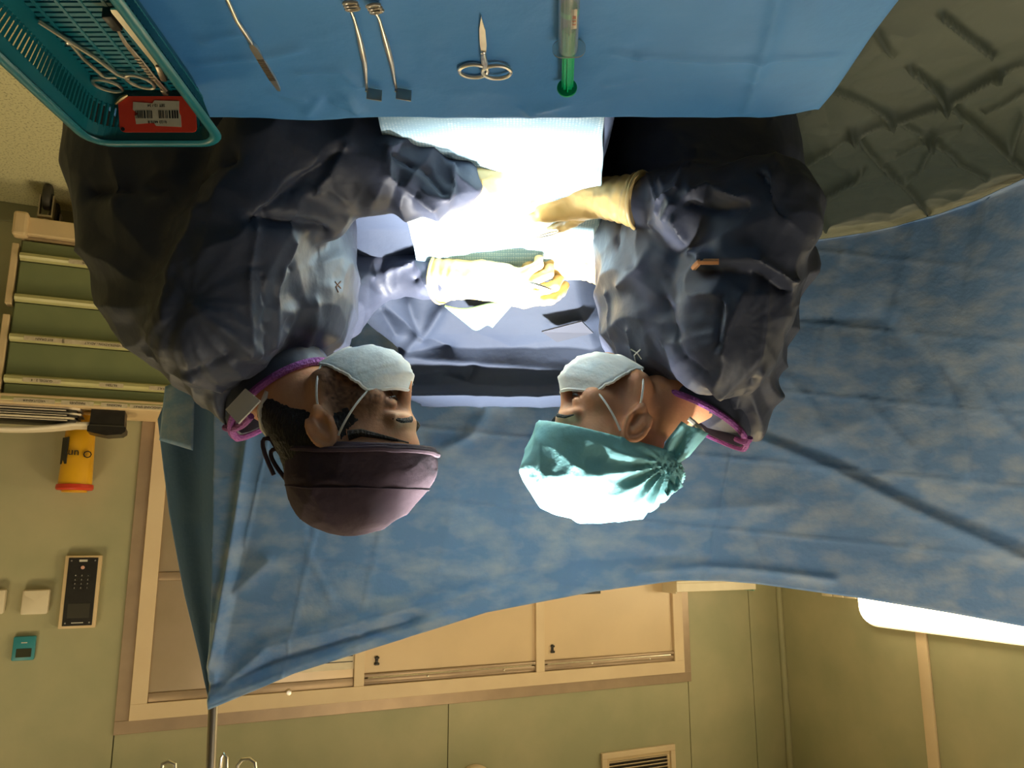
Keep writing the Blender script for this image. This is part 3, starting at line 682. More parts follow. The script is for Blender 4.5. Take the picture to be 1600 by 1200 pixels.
def hand_sdf(S, Wp, d, n, side, k=1.0, curl=(.4, .5, .35), spread=.10, thumb=(.55, .75, -.35), thumb_bend=.35, fcurl=None):
    """Wp wrist, d towards the knuckles, n back of the hand, side +1: thumb on the +s side (s = n x d)"""
    d = nrm(d); n = nrm(np.asarray(n) - d * np.dot(n, d)); s = np.cross(n, d) * side
    P = lambda a, b, c: np.asarray(Wp) + (d * a + s * b + n * c) * k
    base = [.030, .0105, -.0095, -.028]; L_ = [(.046, .027, .021), (.051, .031, .022), (.047, .029, .021), (.037, .021, .018)]; rr = [.0100, .0104, .0098, .0086]; kn = [.092, .095, .091, .084]
    S.cone(P(-.01, 0, 0), P(.02, 0, 0), .027 * k, .028 * k, .012)
    for i in range(4):
        S.cone(P(.012, base[i] * .62, 0), P(kn[i], base[i], .001), .0165 * k, .0118 * k, .012)
    S.cone(P(.02, .006, -.010), P(.06, .012, -.012), .018 * k, .014 * k, .014); S.cone(P(.02, -.018, -.010), P(.06, -.022, -.009), .015 * k, .012 * k, .012)
    tips = []
    for i in range(4):
        p = P(kn[i], base[i], .001); a = 0; c3 = (fcurl[i] if fcurl else curl); r = rr[i]; sd = (1.5 - i) * spread
        for j in range(3):
            a += c3[j]; dv = d * math.cos(a) + s * (sd * math.cos(a)) - n * math.sin(a); q = p + nrm(dv) * L_[i][j] * k
            S.cone(p, q, r * k, r * .90 * k, .003 if j else .006); r *= .90; p = q
        tips.append(p)
    t0 = P(.022, .022, -.008); t = nrm(d * thumb[0] + s * thumb[1] + n * thumb[2]); p = t0; r = .0145
    for j, ln in enumerate((.042, .034, .027)):
        q = p + t * ln * k; S.cone(p, q, r * k, r * .86 * k, .008 if j == 0 else .003); p = q; r *= .86
        t = nrm(t * math.cos(thumb_bend) + d * math.sin(thumb_bend) - n * .12)
    tips.append(p)
    return tips
def glove(parent, name_lbl, Wp, arm, d, n, side, k, cuff=.075, cuff_r=(.036, .043), **kw):
    Wp = np.asarray(Wp); arm = nrm(arm)                     # arm: from wrist towards the elbow
    lo = Wp - .24; hi = Wp + .24
    S = SDF(*[np.arange(l, h, .0026) for l, h in zip(lo, hi)])
    tips = hand_sdf(S, Wp, d, n, side, k, **kw)
    e = Wp + arm * cuff
    S.cone(Wp + nrm(d) * .005, Wp + arm * .03, .029 * k, cuff_r[0], .012); S.cone(Wp + arm * .03, e, cuff_r[0], cuff_r[1], .006)
    # open cuff end: cut with a plane, keep a rolled rim
    V, F = S.mesh(1)
    m = (V - e) @ arm > -.001
    V[m] = V[m] - np.outer((V[m] - e) @ arm, arm)
    A = np.clip((V - Wp) @ arm / cuff, 0, 1); N = normals(V, F)
    V = V + N * (.0022 * A * np.sin(((V - Wp) @ arm) * 420 + 3 * vnoise(V * 30, 4)) + .0012 * crumple(V, .018, seed=5))[:, None]
    g = mk('glove', V, F, M['glove'], parent, label=name_lbl, angle=180)
    mb = MB(); fr = frame(arm); ring = [e + cuff_r[1] * 1.01 * (math.cos(a) * fr[:, 1] + math.sin(a) * fr[:, 2]) for a in np.linspace(0, 2 * pi, 28)[:-1]]
    mb.tube(ring, .0032, 8, closed=True); mb.build('cuff_rim', M['glove'], g)
    return tips

def slices(rows, Yc, lower):
    out = list(lower)
    for y, xb, xf, b in rows:
        A = yp(xb, y, Yc); B = yp(xf, y, Yc)
        out.append(((A[2] + B[2]) / 2, (A[0] + B[0]) / 2, Yc, abs(A[0] - B[0]) / 2, b))
    return out
def gown(parent, S_rows, cones, arms, bounds, folds, seed, extra=(), marks=()):
    lo, hi = bounds
    S = SDF(np.arange(lo[0], hi[0], .006), np.arange(lo[1], hi[1], .006), axis(lo[2], hi[2], .02, (1.0, 1.7), .006))
    S.loft(S_rows, .02, 2.3)
    for a, b, ra, rb, k in cones: S.cone(a, b, ra, rb, k)
    for c, r, R, k in extra: S.ell(c, r, R, k)
    V, F = S.mesh(2); V, F = split4(V, F); V = relax(V, F, .6); N = normals(V, F)
    # sleeve weight and axis
    ws = np.zeros(len(V))
    for line, r in arms: ws = np.maximum(ws, np.clip(1.5 - pdist(V, line) / r, 0, 1))
    up = np.clip((V[:, 2] - .95) / .1, 0, 1)
    piv = arms[0][0][0]; q = V - piv; rad = np.hypot(q[:, 0], q[:, 2]); ang = np.arctan2(q[:, 0], -q[:, 2])
    body = .011 * wavefold(ang * 2.6, V, seed, .5, .16) * np.clip(rad / .12, 0, 1) + .006 * wavefold((V[:, 0] * 5 + V[:, 2] * 7), V, seed + 9, .9, .2) + .003 * crumple(V, .16, (1, 1, 2.4), seed, .35) + .0012 * crumple(V, .04, (1, 1, 1.6), seed + 3)
    sl_ax = nrm(arms[0][0][-1] - arms[0][0][-2]); sl_t = V @ sl_ax
    slv = .012 * wavefold(sl_t * 11 + V[:, 2] * 5, V, seed + 5, .8, .10) + .006 * wavefold(sl_t * 6 - V[:, 2] * 14, V, seed + 15, .7, .12) + .003 * crumple(V, .10, (1.0, 1.1, 1.5), seed + 5, .35) + .0012 * crumple(V, .035, (1, 1, 1.4), seed + 7)
    V = V + N * ((body * (1 - ws) + slv * ws) * (.35 + .65 * up))[:, None]
    V = crease(V, F, folds)
    g = mk('gown', V, F, M['gown'], parent, angle=60)
    Nn = normals(V, F)
    for nm, px_, r_, m_ in marks:
        P_ = snap(px_, V, Nn); tube_obj(nm, P_ + np.array([0, -.0015, .001]), r_, m_, g, 6)
    return g, V, F
def tube_obj(name, P, r, m, parent, n=8, closed=False, **kw):
    mb = MB(); mb.tube(P, r, n, closed); return mb.build(name, m, parent, **kw)
def bez(p0, p1, p2, n=10):
    t = np.linspace(0, 1, n)[:, None]; return (1 - t) ** 2 * np.asarray(p0) + 2 * t * (1 - t) * np.asarray(p1) + t * t * np.asarray(p2)

def mask_mesh(parent, T, rows, nu=40, sub=5, lbl=None):
    """rows: (z, x_front, x_side, y_side, z_side, sharp) from the nose bridge to under the chin, head-local metres"""
    rows = np.asarray(rows, float); v0 = np.linspace(0, len(rows) - 1, (len(rows) - 1) * sub + 1); V = []
    for v in v0:
        q = [np.interp(v, np.arange(len(rows)), rows[:, i]) for i in range(6)]
        pl = .0018 * ((v * 1.9) % 1.0) * (1 if .4 < v < len(rows) - 1.4 else 0)
        for u in np.linspace(-1, 1, nu + 1):
            c = abs(u) ** q[5]; x = q[1] + (q[2] - q[1]) * c + pl; y = q[3] * math.copysign(abs(u) ** .85, u); z = q[0] + (q[4] - q[0]) * c
            V.append(T((x, y, z)))
    n = nu + 1; F = [[a * n + b, a * n + b + 1, (a + 1) * n + b + 1, (a + 1) * n + b] for a in range(len(v0) - 1) for b in range(nu)]
    V = np.array(V); V = V + .0022 * crumple(V, .028, seed=3)[:, None] * nrm(V.mean(0) - T((0, 0, -.04)))
    o = mk('face_mask', V, F, M['mask'], parent, label=lbl, angle=60)
    md = o.modifiers.new('thick', 'SOLIDIFY'); md.thickness = .0016
    nv = len(v0)
    for idx, nm in ((range(0, n), 'edge_band'), (range((nv - 1) * n, nv * n), 'edge_band')):
        P = V[list(idx)]; tube_obj(nm, P, .0032, M['maskband'], o, 6)
    return o, V, n, nv

def cap_mesh(name, O, R, k, prims, planes, m, parent, seed, amp=.003, post=None, lbl=None, h=.004):
    lo = O - .2; hi = O + .2
    S = SDF(*[np.arange(a, b, h) for a, b in zip(lo, hi)])
    for c, r, kk in prims: S.ell(O + R @ (np.array(c) * k), np.array(r) * k, R, kk)
    g = np.stack(np.meshgrid(*S.ax, indexing='ij'), -1)
    for p0, n_ in planes: S.f = np.maximum(S.f, -((g - p0) @ n_)).astype(np.float32)
    V, F = S.mesh(2); N = normals(V, F)
    top = np.clip(((V - planes[0][0]) @ planes[0][1]) / .03, 0, 1)
    V = V + N * (amp * crumple(V, .045, seed=seed) * top)[:, None]
    if post: V = post(V, F, top)
    return mk(name, V, F, m, parent, label=lbl, angle=70), V

# ---------------- person in the dark cap (his left side towards the camera)
RM = headframe((-math.cos(math.radians(5)), -math.sin(math.radians(5)), 0), math.radians(30), math.radians(-2))
kM = .97
OM = yp(543.5, 675, 1.13)
man = None
def build_man():
    Yc = 1.19
    sh_n = yp(335, 505, 1.03); el_n = yp(440, 232, .985); wr_n = yp(722, 290, 1.06)
    sh_f = yp(470, 500, 1.37); el_f = yp(585, 420, 1.43); wr_f = yp(728, 437, 1.35)
    nb = yp(430, 588, 1.17); nt = OM + RM @ np.array((-.03, 0, -.05))
    S = SDF(axis(-.05, .82, .011, (OM[0] - .16, OM[0] + .16), .0034), axis(.80, 1.62, .011, (OM[1] - .12, OM[1] + .12), .0034), axis(-.02, OM[2] + .20, .014, (OM[2] - .17, OM[2] + .2), .0034))
    hip = np.array([.40, Yc, .95])
    S.cone(hip, yp(330, 470, Yc), .10, .11, .04); S.cone(hip + [0, -.05, 0], hip + [0, .05, 0], .10, None, .04)
    S.cone(yp(345, 510, 1.06), yp(430, 520, 1.33), .055, .055, .05); S.cone(yp(350, 500, Yc), nb, .10, .065, .05)
    S.cone(nb, nt, .062, .058, .03)
    for a, b, c in ((sh_n, el_n, wr_n), (sh_f, el_f, wr_f)):
        S.chain([a, b, c], [.048, .042, .027], .03); S.cone(c, c + nrm(c - b) * .012, .022, .018, .01)
    for dy in (-.10, .10):
        hp = np.array([.41, Yc + dy * .8, .90]); kn_ = np.array([.40, Yc + dy, .50]); an = np.array([.43, Yc + dy, .09])
        S.chain([hp, kn_, an], [.085, .058, .040], .03); S.cone(an - [0, 0, .045], an + [-.14, 0, -.055], .036, .030, .02)
    T = head_sdf(S, OM, RM, kM, 1, .90)
    V, F = S.mesh(1)
    b = mk('person', V, F, M['skin'], None, angle=180, label='person in navy gown and dark cloth cap, bent over the field with gloved hands', cat='person')
    q = (V - OM) @ RM / kM
    st = np.clip(1.3 - np.abs(q[:, 2] + .045) / .065, 0, 1) * np.clip((q[:, 0] - .0) / .02, 0, 1) * (q[:, 2] > -.135) * np.clip((.12 - q[:, 0]) / .04, 0, 1)
    st = np.clip(st * 1.6, 0, 1) * (.62 + .38 * vnoise(V * 260, 2))
    at_ = b.data.attributes.new('stubble', 'FLOAT', 'POINT'); at_.data.foreach_set('value', np.clip(st * .95, 0, 1).astype(np.float32))
    Nb = normals(V, F); strip = snap([(545, 672), (566, 668), (590, 673), (616, 680), (645, 688)], V, Nb)
    tube_obj('hairline', strip, [.008, .006, .0042, .003, .0012], M['hair'], b, 8)
    # brows and lashes
    for s in (1, -1):
        tube_obj('eyebrow', [T((.0965, .012 * s, .034)), T((.0955, .024 * s, .040)), T((.0865, .042 * s, .040)), T((.077, .054 * s, .033))], [.0026, .0044, .0038, .0016], M['hair'], b, 6, )
        tube_obj('eyelashes', [T((.092, .020 * s, .001)), T((.0935, .032 * s, -.0015)), T((.087, .044 * s, .000))], [.0009, .0016, .0009], M['hair'], b, 5)
    # hair under the cap: nape and sideburn, thin shell over the skull
    H = SDF(*[np.arange(a, c, .004) for a, c in zip(OM - .17, OM + .15)])
    H.ell(T((-.022, 0, .020)), np.array((.0885, .0785, .085)) * kM, RM, 0)
    H.cone(T((-.060, .030, -.035)), T((-.075, .020, -.078)), .038, .030, .02); H.cone(T((-.060, -.030, -.035)), T((-.075, -.020, -.078)), .038, .030, .02)
    for s in (1, -1): H.ell(T((.026, .0560 * s, .012)), np.array((.014, .012, .036)) * kM, RM, .004)
    Vh, Fh = H.mesh(1); Vh = Vh + normals(Vh, Fh) * (.0016 * vnoise(Vh * 400, 3))[:, None]
    mk('hair', Vh, Fh, M['hair'], b, angle=180)
    # cap
    A_ = yp(681, 697, 1.10); B_ = yp(447, 692, 1.14); C_ = yp(545, 688, 1.02); n_ = nrm(np.cross(A_ - B_, C_ - B_)); n_ = n_ * np.sign(n_[2])
    cp_, Vc = cap_mesh('surgical_cap', OM, RM, kM, [((-.006, 0, .056), (.110, .087, .100), 0), ((.040, 0, .055), (.068, .080, .085), .02), ((-.050, 0, .050), (.066, .076, .084), .02)], [(B_, n_)], M['capm'], b, 21, .0035, lbl='dark cloth cap with stitched band')
    # stitched band and seam
    rim = []
    for a in np.linspace(0, 2 * pi, 40)[:-1]:
        dv = math.cos(a) * nrm(A_ - B_) + math.sin(a) * nrm(np.cross(n_, A_ - B_)); c0 = (A_ + B_) / 2
        h = (Vc - c0) @ n_; m_ = (np.abs(h - .006) < .006); j = np.nonzero(m_)[0][np.argmax((Vc[m_] - c0) @ dv)]; rim.append(Vc[j] + dv * .0008)
    tube_obj('brim_band', np.array(rim), .0042, M['capm'], cp_, 8, True, )
    rim2 = []
    for a in np.linspace(0, 2 * pi, 40)[:-1]:
        dv = math.cos(a) * nrm(A_ - B_) + math.sin(a) * nrm(np.cross(n_, A_ - B_)); c0 = (A_ + B_) / 2
        h = (Vc - c0) @ n_; m_ = (np.abs(h - .068) < .006); j = np.nonzero(m_)[0][np.argmax((Vc[m_] - c0) @ dv)]; rim2.append(Vc[j] + dv * .0002)
    tube_obj('seam', np.array(rim2), .0018, M['capm'], cp_, 6, True)
    kn = yp(446, 706, 1.13)
    mb = MB(); mb.lathe([(0, -.012), (.010, -.008), (.012, 0), (.009, .008), (0, .011)], kn, (1, 0, .2), 12); tie = mb.build('tie_knot', M['capm'], cp_)
    for pts in ([(450, 704), (384, 652), (428, 742)], [(450, 702), (402, 660), (440, 712)], [(450, 704), (398, 690), (446, 748)], [(448, 706), (446, 740), (460, 764)]):
        P = bez(*[yp(x, y, 1.12 + .006 * i) for i, (x, y) in enumerate(pts)]); tube_obj('tie_cord', P, .0032, M['capm'], tie, 6)
    # mask
    mo, Vm, n, nv = mask_mesh(b, T, [(-.008, .113, .066, .062, -.020, 1.5), (-.028, .129, .058, .069, -.036, 1.7), (-.048, .129, .050, .070, -.052, 1.9), (-.073, .119, .042, .066, -.070, 2.0), (-.097, .098, .032, .058, -.086, 2.0), (-.112, .066, .020, .046, -.100, 2.0)], lbl='white pleated surgical mask')
    for s, col in ((1, n - 1), (-1, 0)):
        top = Vm[col]; bot = Vm[(nv - 2) * n + col]
        e1 = T((.002, .080 * s, .022)); e2 = T((-.006, .078 * s, -.030))
        tube_obj('ear_loop', bez(top, (top + e1) / 2 + RM[:, 1] * s * .020, e1), .0017, M['maskband'], mo, 6); tube_obj('ear_loop', bez(bot, (bot + e2) / 2 + RM[:, 1] * s * .026, e2), .0017, M['maskband'], mo, 6)
        P = Vm[col::n]; tube_obj('edge_band', P, .0026, M['maskband'], mo, 6)
    # gown
    rows = [(100, 128, 528, .20), (220, 135, 540, .20), (300, 131, 545, .20), (400, 156, 555, .205), (480, 182, 556, .205), (535, 206, 535, .20), (558, 228, 492, .175), (578, 250, 466, .155), (605, 285, 434, .12), (632, 322, 402, .085), (652, 345, 380, .055), (664, 356, 368, .025)]
    lower = [(.36, .42, Yc, .235, .235), (.6, .43, Yc, .225, .225), (.9, .44, Yc, .20, .20)]
    cones = [(sh_n, el_n, .088, .078, .03), (el_n, (el_n + wr_n) / 2 + [0, 0, -.004], .078, .066, .02), ((el_n + wr_n) / 2 + [0, 0, -.004], wr_n + nrm(el_n - wr_n) * .015, .066, .043, .01),
             (sh_f, el_f, .085, .062, .03), (el_f, wr_f + nrm(el_f - wr_f) * .045, .060, .036, .015)]
    ex = [(yp(496, 335, 1.03), (.047, .055, .040), None, .015), (yp(520, 300, 1.02), (.035, .05, .035), None, .02), (yp(655, 305, 1.03), (.045, .04, .032), None, .02)]
    folds = [([(398, 560), (397, 440), (408, 350)], .005, .005), ([(437, 545), (441, 450), (468, 385)], .005, .005), ([(419, 560), (417, 430)], -.004, .004), ([(402, 415), (462, 421)], -.004, .004),
             ([(415, 555), (350, 515), (300, 470)], .006, .008), ([(300, 335), (262, 420), (250, 500)], .008, .012), ([(130, 300), (200, 286), (300, 282), (352, 240)], -.014, .010),
             ([(540, 242), (480, 285), (420, 332)], -.008, .006), ([(395, 335), (470, 352), (505, 372)], -.012, .007), ([(545, 235), (520, 280), (500, 300)], .008, .006),
             ([(612, 280), (616, 232), (650, 214)], .008, .005), ([(622, 240), (680, 270), (704, 303)], -.006, .004), ([(620, 285), (650, 318), (680, 332)], .007, .005), ([(713, 252), (716, 290), (704, 318)], .006, .004),
             ([(480, 555), (500, 470), (545, 350)], .005, .010), ([(300, 590), (360, 560), (420, 580)], -.005, .006), ([(230, 560), (300, 600), (350, 615)], .006, .008), ([(180, 300), (240, 270), (330, 255)], .006, .010),
             ([(590, 430), (640, 410), (660, 450)], .007, .005), ([(640, 440), (690, 400)], -.006, .005), ([(690, 460), (700, 410)], .006, .005)]
    arms = [(np.array([sh_n, el_n, wr_n]), .10), (np.array([el_f, wr_f]), .10)]
    g, Vg, Fg = gown(b, slices(rows, Yc, lower), cones, arms, ((-.06, .80, .34), (.84, 1.52, 1.62)), folds, 31, ex, [('thread_mark', [(532, 436), (540, 446)], .0012, mat('brown_thread', (.25, .13, .08), .8)), ('thread_mark', [(541, 437), (534, 447), (537, 452)], .0012, MATS['brown_thread'] if 'brown_thread' in MATS else mat('brown_thread', (.25, .13, .08), .8))])
    # collar ring with purple binding
    cf = yp(510, 556, 1.17); cb = yp(360, 668, 1.19); cc = (cf + cb) / 2; ax = (cf - cb) / 2
    def cring(sc, lift, dep): return np.array([cc + ax * math.cos(a) * sc + np.array([0, 1, .0]) * math.sin(a) * dep + nrm(np.cross(ax, [0, -1, 0])) * lift * 1.0 for a in np.linspace(0, 2 * pi, 48)[:-1]])
    upn = nrm(np.cross(ax, [0, 1, 0])); upn = upn * np.sign(upn[2])
    R0 = np.array([cc + ax * math.cos(a) * 1.0 + np.array([0, 1, 0]) * math.sin(a) * .092 + upn * (.012 * (1 - abs(math.sin(a))) + .008) for a in np.linspace(0, 2 * pi, 49)[:-1]])
    band = MB(); rr = []
    n_r = len(R0); V = np.concatenate([R0 - upn * .045, R0, R0 * .9 + cc * .1, R0 * .9 + cc * .1 - upn * .045]); F = [[a * n_r + i, a * n_r + (i + 1) % n_r, (a + 1) * n_r + (i + 1) % n_r, (a + 1) * n_r + i] for a in range(3) for i in range(n_r)] + [[3 * n_r + i, 3 * n_r + (i + 1) % n_r, (i + 1) % n_r, i] for i in range(n_r)]
    band.add(V, F); cl = band.build('collar', M['gown'], g)
    tube_obj('binding', R0, .0062, M['bind'], cl, 8, True, label='purple stitched neck binding')
    P = [yp(352, 668, 1.17), yp(372, 676, 1.13), yp(392, 650, 1.10)]; tube_obj('binding_tail', bez(*P), .0055, M['bind'], cl, 8)
    t0, t1, t2, t3 = [yp(*q) for q in ((352, 640, 1.085), (383, 607, 1.08), (406, 626, 1.075), (372, 662, 1.08))]
    mb = MB(); nn = nrm(np.cross(t1 - t0, t3 - t0)); mb.add(np.concatenate([[t0, t1, t2, t3] , np.array([t0, t1, t2, t3]) + nn * .004]), [[0, 1, 2, 3], [7, 6, 5, 4], [0, 4, 5, 1], [1, 5, 6, 2], [2, 6, 7, 3], [3, 7, 4, 0]]); mb.build('neck_tab', M['whitecloth'], cl, smooth=False, label='white fastening tab at the neck')
    # scrub top showing at the nape with its pale edge
    P = np.array([yp(x, y, Y_) for x, y, Y_ in ((418, 612, 1.10), (406, 640, 1.10), (410, 668, 1.11), (420, 682, 1.13), (436, 676, 1.16))]); sc_ = tube_obj('scrub_edge', P, .0045, M['whitecloth'], b, 8, label='pale edge of the scrub collar')
    S2 = SDF(*[np.arange(a, c, .005) for a, c in zip(yp(420, 640, 1.17) - .12, yp(420, 640, 1.17) + .12)]); S2.cone(yp(450, 590, 1.17), yp(432, 646, 1.17), .068, .030, 0); Vs, Fs = S2.mesh(1); mk('scrub_collar', Vs, Fs, M['scrub'], b)
    mb = MB(); mb.lathe([(.006, 0), (.006, .002), (.003, .003), (0, .003)], yp(417, 667, 1.115), (0, -1, .1), 12); mb.build('snap_button', M['whitep'], sc_)
    # trousers and clogs
    for dy in (-.10, .10):
        m = MB(); m.tube([[.41, Yc + dy * .9, .80], [.40, Yc + dy, .5], [.425, Yc + dy, .1]], [.105, .085, .075], 18); m.build('trouser_leg', M['trousers'], b)
        m = MB(); m.box((.37, Yc + dy, .018), (.29, .095, .035), None, .012); m.tube([[.49, Yc + dy, .05], [.40, Yc + dy, .065], [.30, Yc + dy, .055], [.25, Yc + dy, .045]], [.040, .048, .044, .026], 14, flat=(1, .8)); m.build('clog', M['shoe'], b)
    return b, wr_n, wr_f, el_n, el_f
man, MWN, MWF, MEN, MEF = build_man()
# his left glove (near) lies over the field, fingers towards the woman's hand
tn = glove(man, None, MWN + np.array([-.012, .012, 0.0]), MEN - MWN, [-1, .42, -.30], [-.1, -.55, .8], -1, 1.02, cuff=.03, cuff_r=(.029, .031), fcurl=[(.45, .45, .3), (.55, .5, .35), (.65, .55, .4), (.75, .6, .4)], thumb=(.62, .60, -.5))
tf = glove(man, None, MWF + np.array([-.010, 0, .0]), MEF - MWF, [-1, -.12, .20], [-.05, -.55, 1], -1, 1.10, cuff=.062, cuff_r=(.039, .050), fcurl=[(.45, .6, .4), (.6, .8, .5), (.75, .9, .5), (.8, 1.0, .5)], thumb=(.85, .25, -.45), thumb_bend=.25)
# ---------------- person in the teal cap (her right side towards the camera)
RW_ = headframe((math.cos(math.radians(5)), -math.sin(math.radians(5)), 0), math.radians(31), math.radians(4))
kW = .93
OW = yp(964, 670, 1.20)
def build_woman():
    Yc = 1.25
    sh_n = yp(1128, 535, 1.10); el_n = yp(1195, 335, 1.03); wr_n = yp(992, 307, 1.10)
    sh_f = yp(1050, 530, 1.40); el_f = yp(1060, 420, 1.46); wr_f = yp(935, 414, 1.38)
    nb = yp(1075, 600, 1.24); nt = OW + RW_ @ np.array((-.03, 0, -.05))
    S = SDF(axis(-.62, .10, .011, (OW[0] - .16, OW[0] + .16), .0034), axis(.86, 1.66, .011, (OW[1] - .12, OW[1] + .12), .0034), axis(-.02, OW[2] + .20, .014, (OW[2] - .17, OW[2] + .2), .0034))
    hip = np.array([-.29, Yc, .95])
    S.cone(hip, yp(1110, 480, Yc), .11, .11, .04); S.cone(hip + [0, -.06, 0], hip + [0, .06, 0], .11, None, .04)
    S.cone(yp(1120, 545, 1.13), yp(1060, 540, 1.37), .05, .05, .05); S.cone(yp(1110, 520, Yc), nb, .09, .06, .05)
    S.cone(nb, nt, .056, .052, .03)
    for a, b, c in ((sh_n, el_n, wr_n), (sh_f, el_f, wr_f)):
        S.chain([a, b, c], [.044, .038, .025], .03); S.cone(c, c + nrm(c - b) * .012, .020, .017, .01)
    for dy in (-.09, .09):
        hp = np.array([-.30, Yc + dy * .8, .90]); kn_ = np.array([-.29, Yc + dy, .50]); an = np.array([-.32, Yc + dy, .09])
        S.chain([hp, kn_, an], [.08, .055, .038], .03); S.cone(an - [0, 0, .045], an + [.13, 0, -.055], .034, .028, .02)
    T = head_sdf(S, OW, RW_, kW, -1, .90)
    V, F = S.mesh(1)
    b = mk('person', V, F, M['skin2'], None, angle=180, label='person in navy gown and teal tied cap, bent over the field with gloved hands', cat='person')
    for s in (1, -1):
        tube_obj('eyebrow', [T((.099, .012 * s, .035)), T((.0985, .024 * s, .041)), T((.088, .042 * s, .041)), T((.078, .054 * s, .034))], [.002, .003, .0028, .0012], M['hair'], b, 6)
        tube_obj('eyelashes', [T((.092, .020 * s, .001)), T((.0945, .032 * s, -.0025)), T((.087, .045 * s, -.001))], [.001, .0022, .0012], M['hair'], b, 5)
    # teal cap: brim plane, full crown narrowing to the knot at the nape
    A_ = yp(836, 657, 1.20); B_ = yp(1034, 706, 1.22); C_ = yp(915, 667, 1.10); n_ = nrm(np.cross(A_ - B_, C_ - B_)); n_ = n_ * np.sign(n_[2])
    kn = yp(1037, 727, 1.17)
    fr = nrm(A_ - B_); c_f = A_ - fr * .002
    prims = [((-.010, 0, .060), (.105, .088, .100), 0), ((.048, 0, .062), (.076, .080, .080), .03), ((.040, 0, .115), (.076, .070, .062), .03), ((-.05, 0, .045), (.072, .074, .075), .02), ((-.100, -.02, .030), (.026, .032, .028), .03)]
    def post(V, F, top):
        q = V - kn; ang = np.arctan2(q[:, 2], -q[:, 0] * 0 + q[:, 0]); ang2 = np.arctan2(q[:, 1] + .02, np.hypot(q[:, 0], q[:, 2])); d = np.linalg.norm(q, axis=1); N = normals(V, F)
        ph = ang * 15 + ang2 * 9 + 2.2 * vnoise(V * 14, 8)
        tri = np.abs(((ph / (2 * pi)) % 1) * 2 - 1); return V + N * (top * (.0068 * (tri ** 1.5 - .45)) * np.clip(1.25 - d / .23, .25, 1))[:, None]
    cp_, Vc = cap_mesh('surgical_cap', OW, RW_, kW, prims, [(B_, n_), (c_f, -nrm(fr * .97 - np.array([0, 0, 1]) * .1))], M['capw'], b, 41, .0045, post, lbl='teal disposable cap tied in a knot at the nape', h=.0036)
    mb = MB(); mb.lathe([(0, -.016), (.011, -.012), (.015, 0), (.011, .011), (0, .015)], kn, (-.6, -.3, .6), 14); tie = mb.build('tie_knot', M['capw'], cp_)
    def tail(pts, w0, w1, sd):
        P = bez(*pts, n=12); wv = nrm(np.cross(P[-1] - P[0], [0, -1, 0])); V = []; n = 9
        for i, p in enumerate(P):
            t = i / 11; w = w0 + (w1 - w0) * min(1, t * 1.8)
            for j in range(n):
                u = j / (n - 1) * 2 - 1; V.append(p + wv * w * u + np.array([0, .008 * math.sin(u * 5 + sd + t * 3) * (1 - .4 * t), 0]) + (P[-1] - P[0]) * .08 * (u if t > .9 else 0))
        F = [[i * n + j, i * n + j + 1, (i + 1) * n + j + 1, (i + 1) * n + j] for i in range(11) for j in range(n - 1)]
        o = mk('tie_tail', V, F, M['capw'], tie, angle=180); md = o.modifiers.new('thick', 'SOLIDIFY'); md.thickness = .0015
    tail([kn, yp(1055, 706, 1.15), yp(1086, 668, 1.13)], .010, .021, .4)
    tail([kn, yp(1040, 742, 1.16), yp(1055, 768, 1.15)], .008, .013, 1.7)
    # mask
    mo, Vm, n, nv = mask_mesh(b, T, [(-.006, .113, .066, .060, -.018, 1.5), (-.026, .129, .058, .066, -.034, 1.7), (-.046, .128, .048, .068, -.050, 1.9), (-.070, .118, .040, .064, -.068, 2.0), (-.094, .098, .030, .056, -.086, 2.0), (-.108, .066, .018, .044, -.100, 2.0)], lbl='white pleated surgical mask')
    for s, col in ((1, n - 1), (-1, 0)):
        top = Vm[col]; bot = Vm[(nv - 2) * n + col]
        e1 = T((.004, .078 * s, .024)); e2 = T((-.004, .080 * s, -.028))
        tube_obj('ear_loop', bez(top, (top + e1) / 2 + RW_[:, 1] * s * .020, e1), .0017, M['maskband'], mo, 6); tube_obj('ear_loop', bez(bot, (bot + e2) / 2 + RW_[:, 1] * s * .026, e2), .0017, M['maskband'], mo, 6)
        tube_obj('edge_band', Vm[col::n], .0026, M['maskband'], mo, 6)
    rows = [(150, 1212, 946, .19), (220, 1226, 944, .20), (300, 1240, 938, .20), (400, 1240, 930, .195), (470, 1240, 934, .19), (520, 1230, 946, .185), (560, 1218, 964, .175), (590, 1212, 988, .145), (612, 1208, 1030, .125), (635, 1206, 1070, .10), (658, 1200, 1116, .07), (674, 1192, 1144, .045), (684, 1184, 1162, .02)]
    lower = [(.36, -.29, Yc, .19, .22), (.6, -.29, Yc, .185, .21), (.9, -.29, Yc, .17, .19)]
    mid = (el_n + wr_n) / 2 + np.array([0, 0, .0])
    cones = [(sh_n, el_n, .080, .078, .03), (el_n, mid, .074, .058, .02), (mid, wr_n + nrm(el_n - wr_n) * .03, .058, .041, .012), (sh_f, el_f, .075, .055, .03), (el_f, wr_f + nrm(el_f - wr_f) * .03, .055, .034, .015)]
    ex = [(yp(1168, 380, 1.05), (.065, .06, .055), None, .02), (yp(1235, 415, 1.12), (.035, .06, .045), None, .02), (yp(1070, 330, 1.05), (.045, .05, .045), None, .02)]
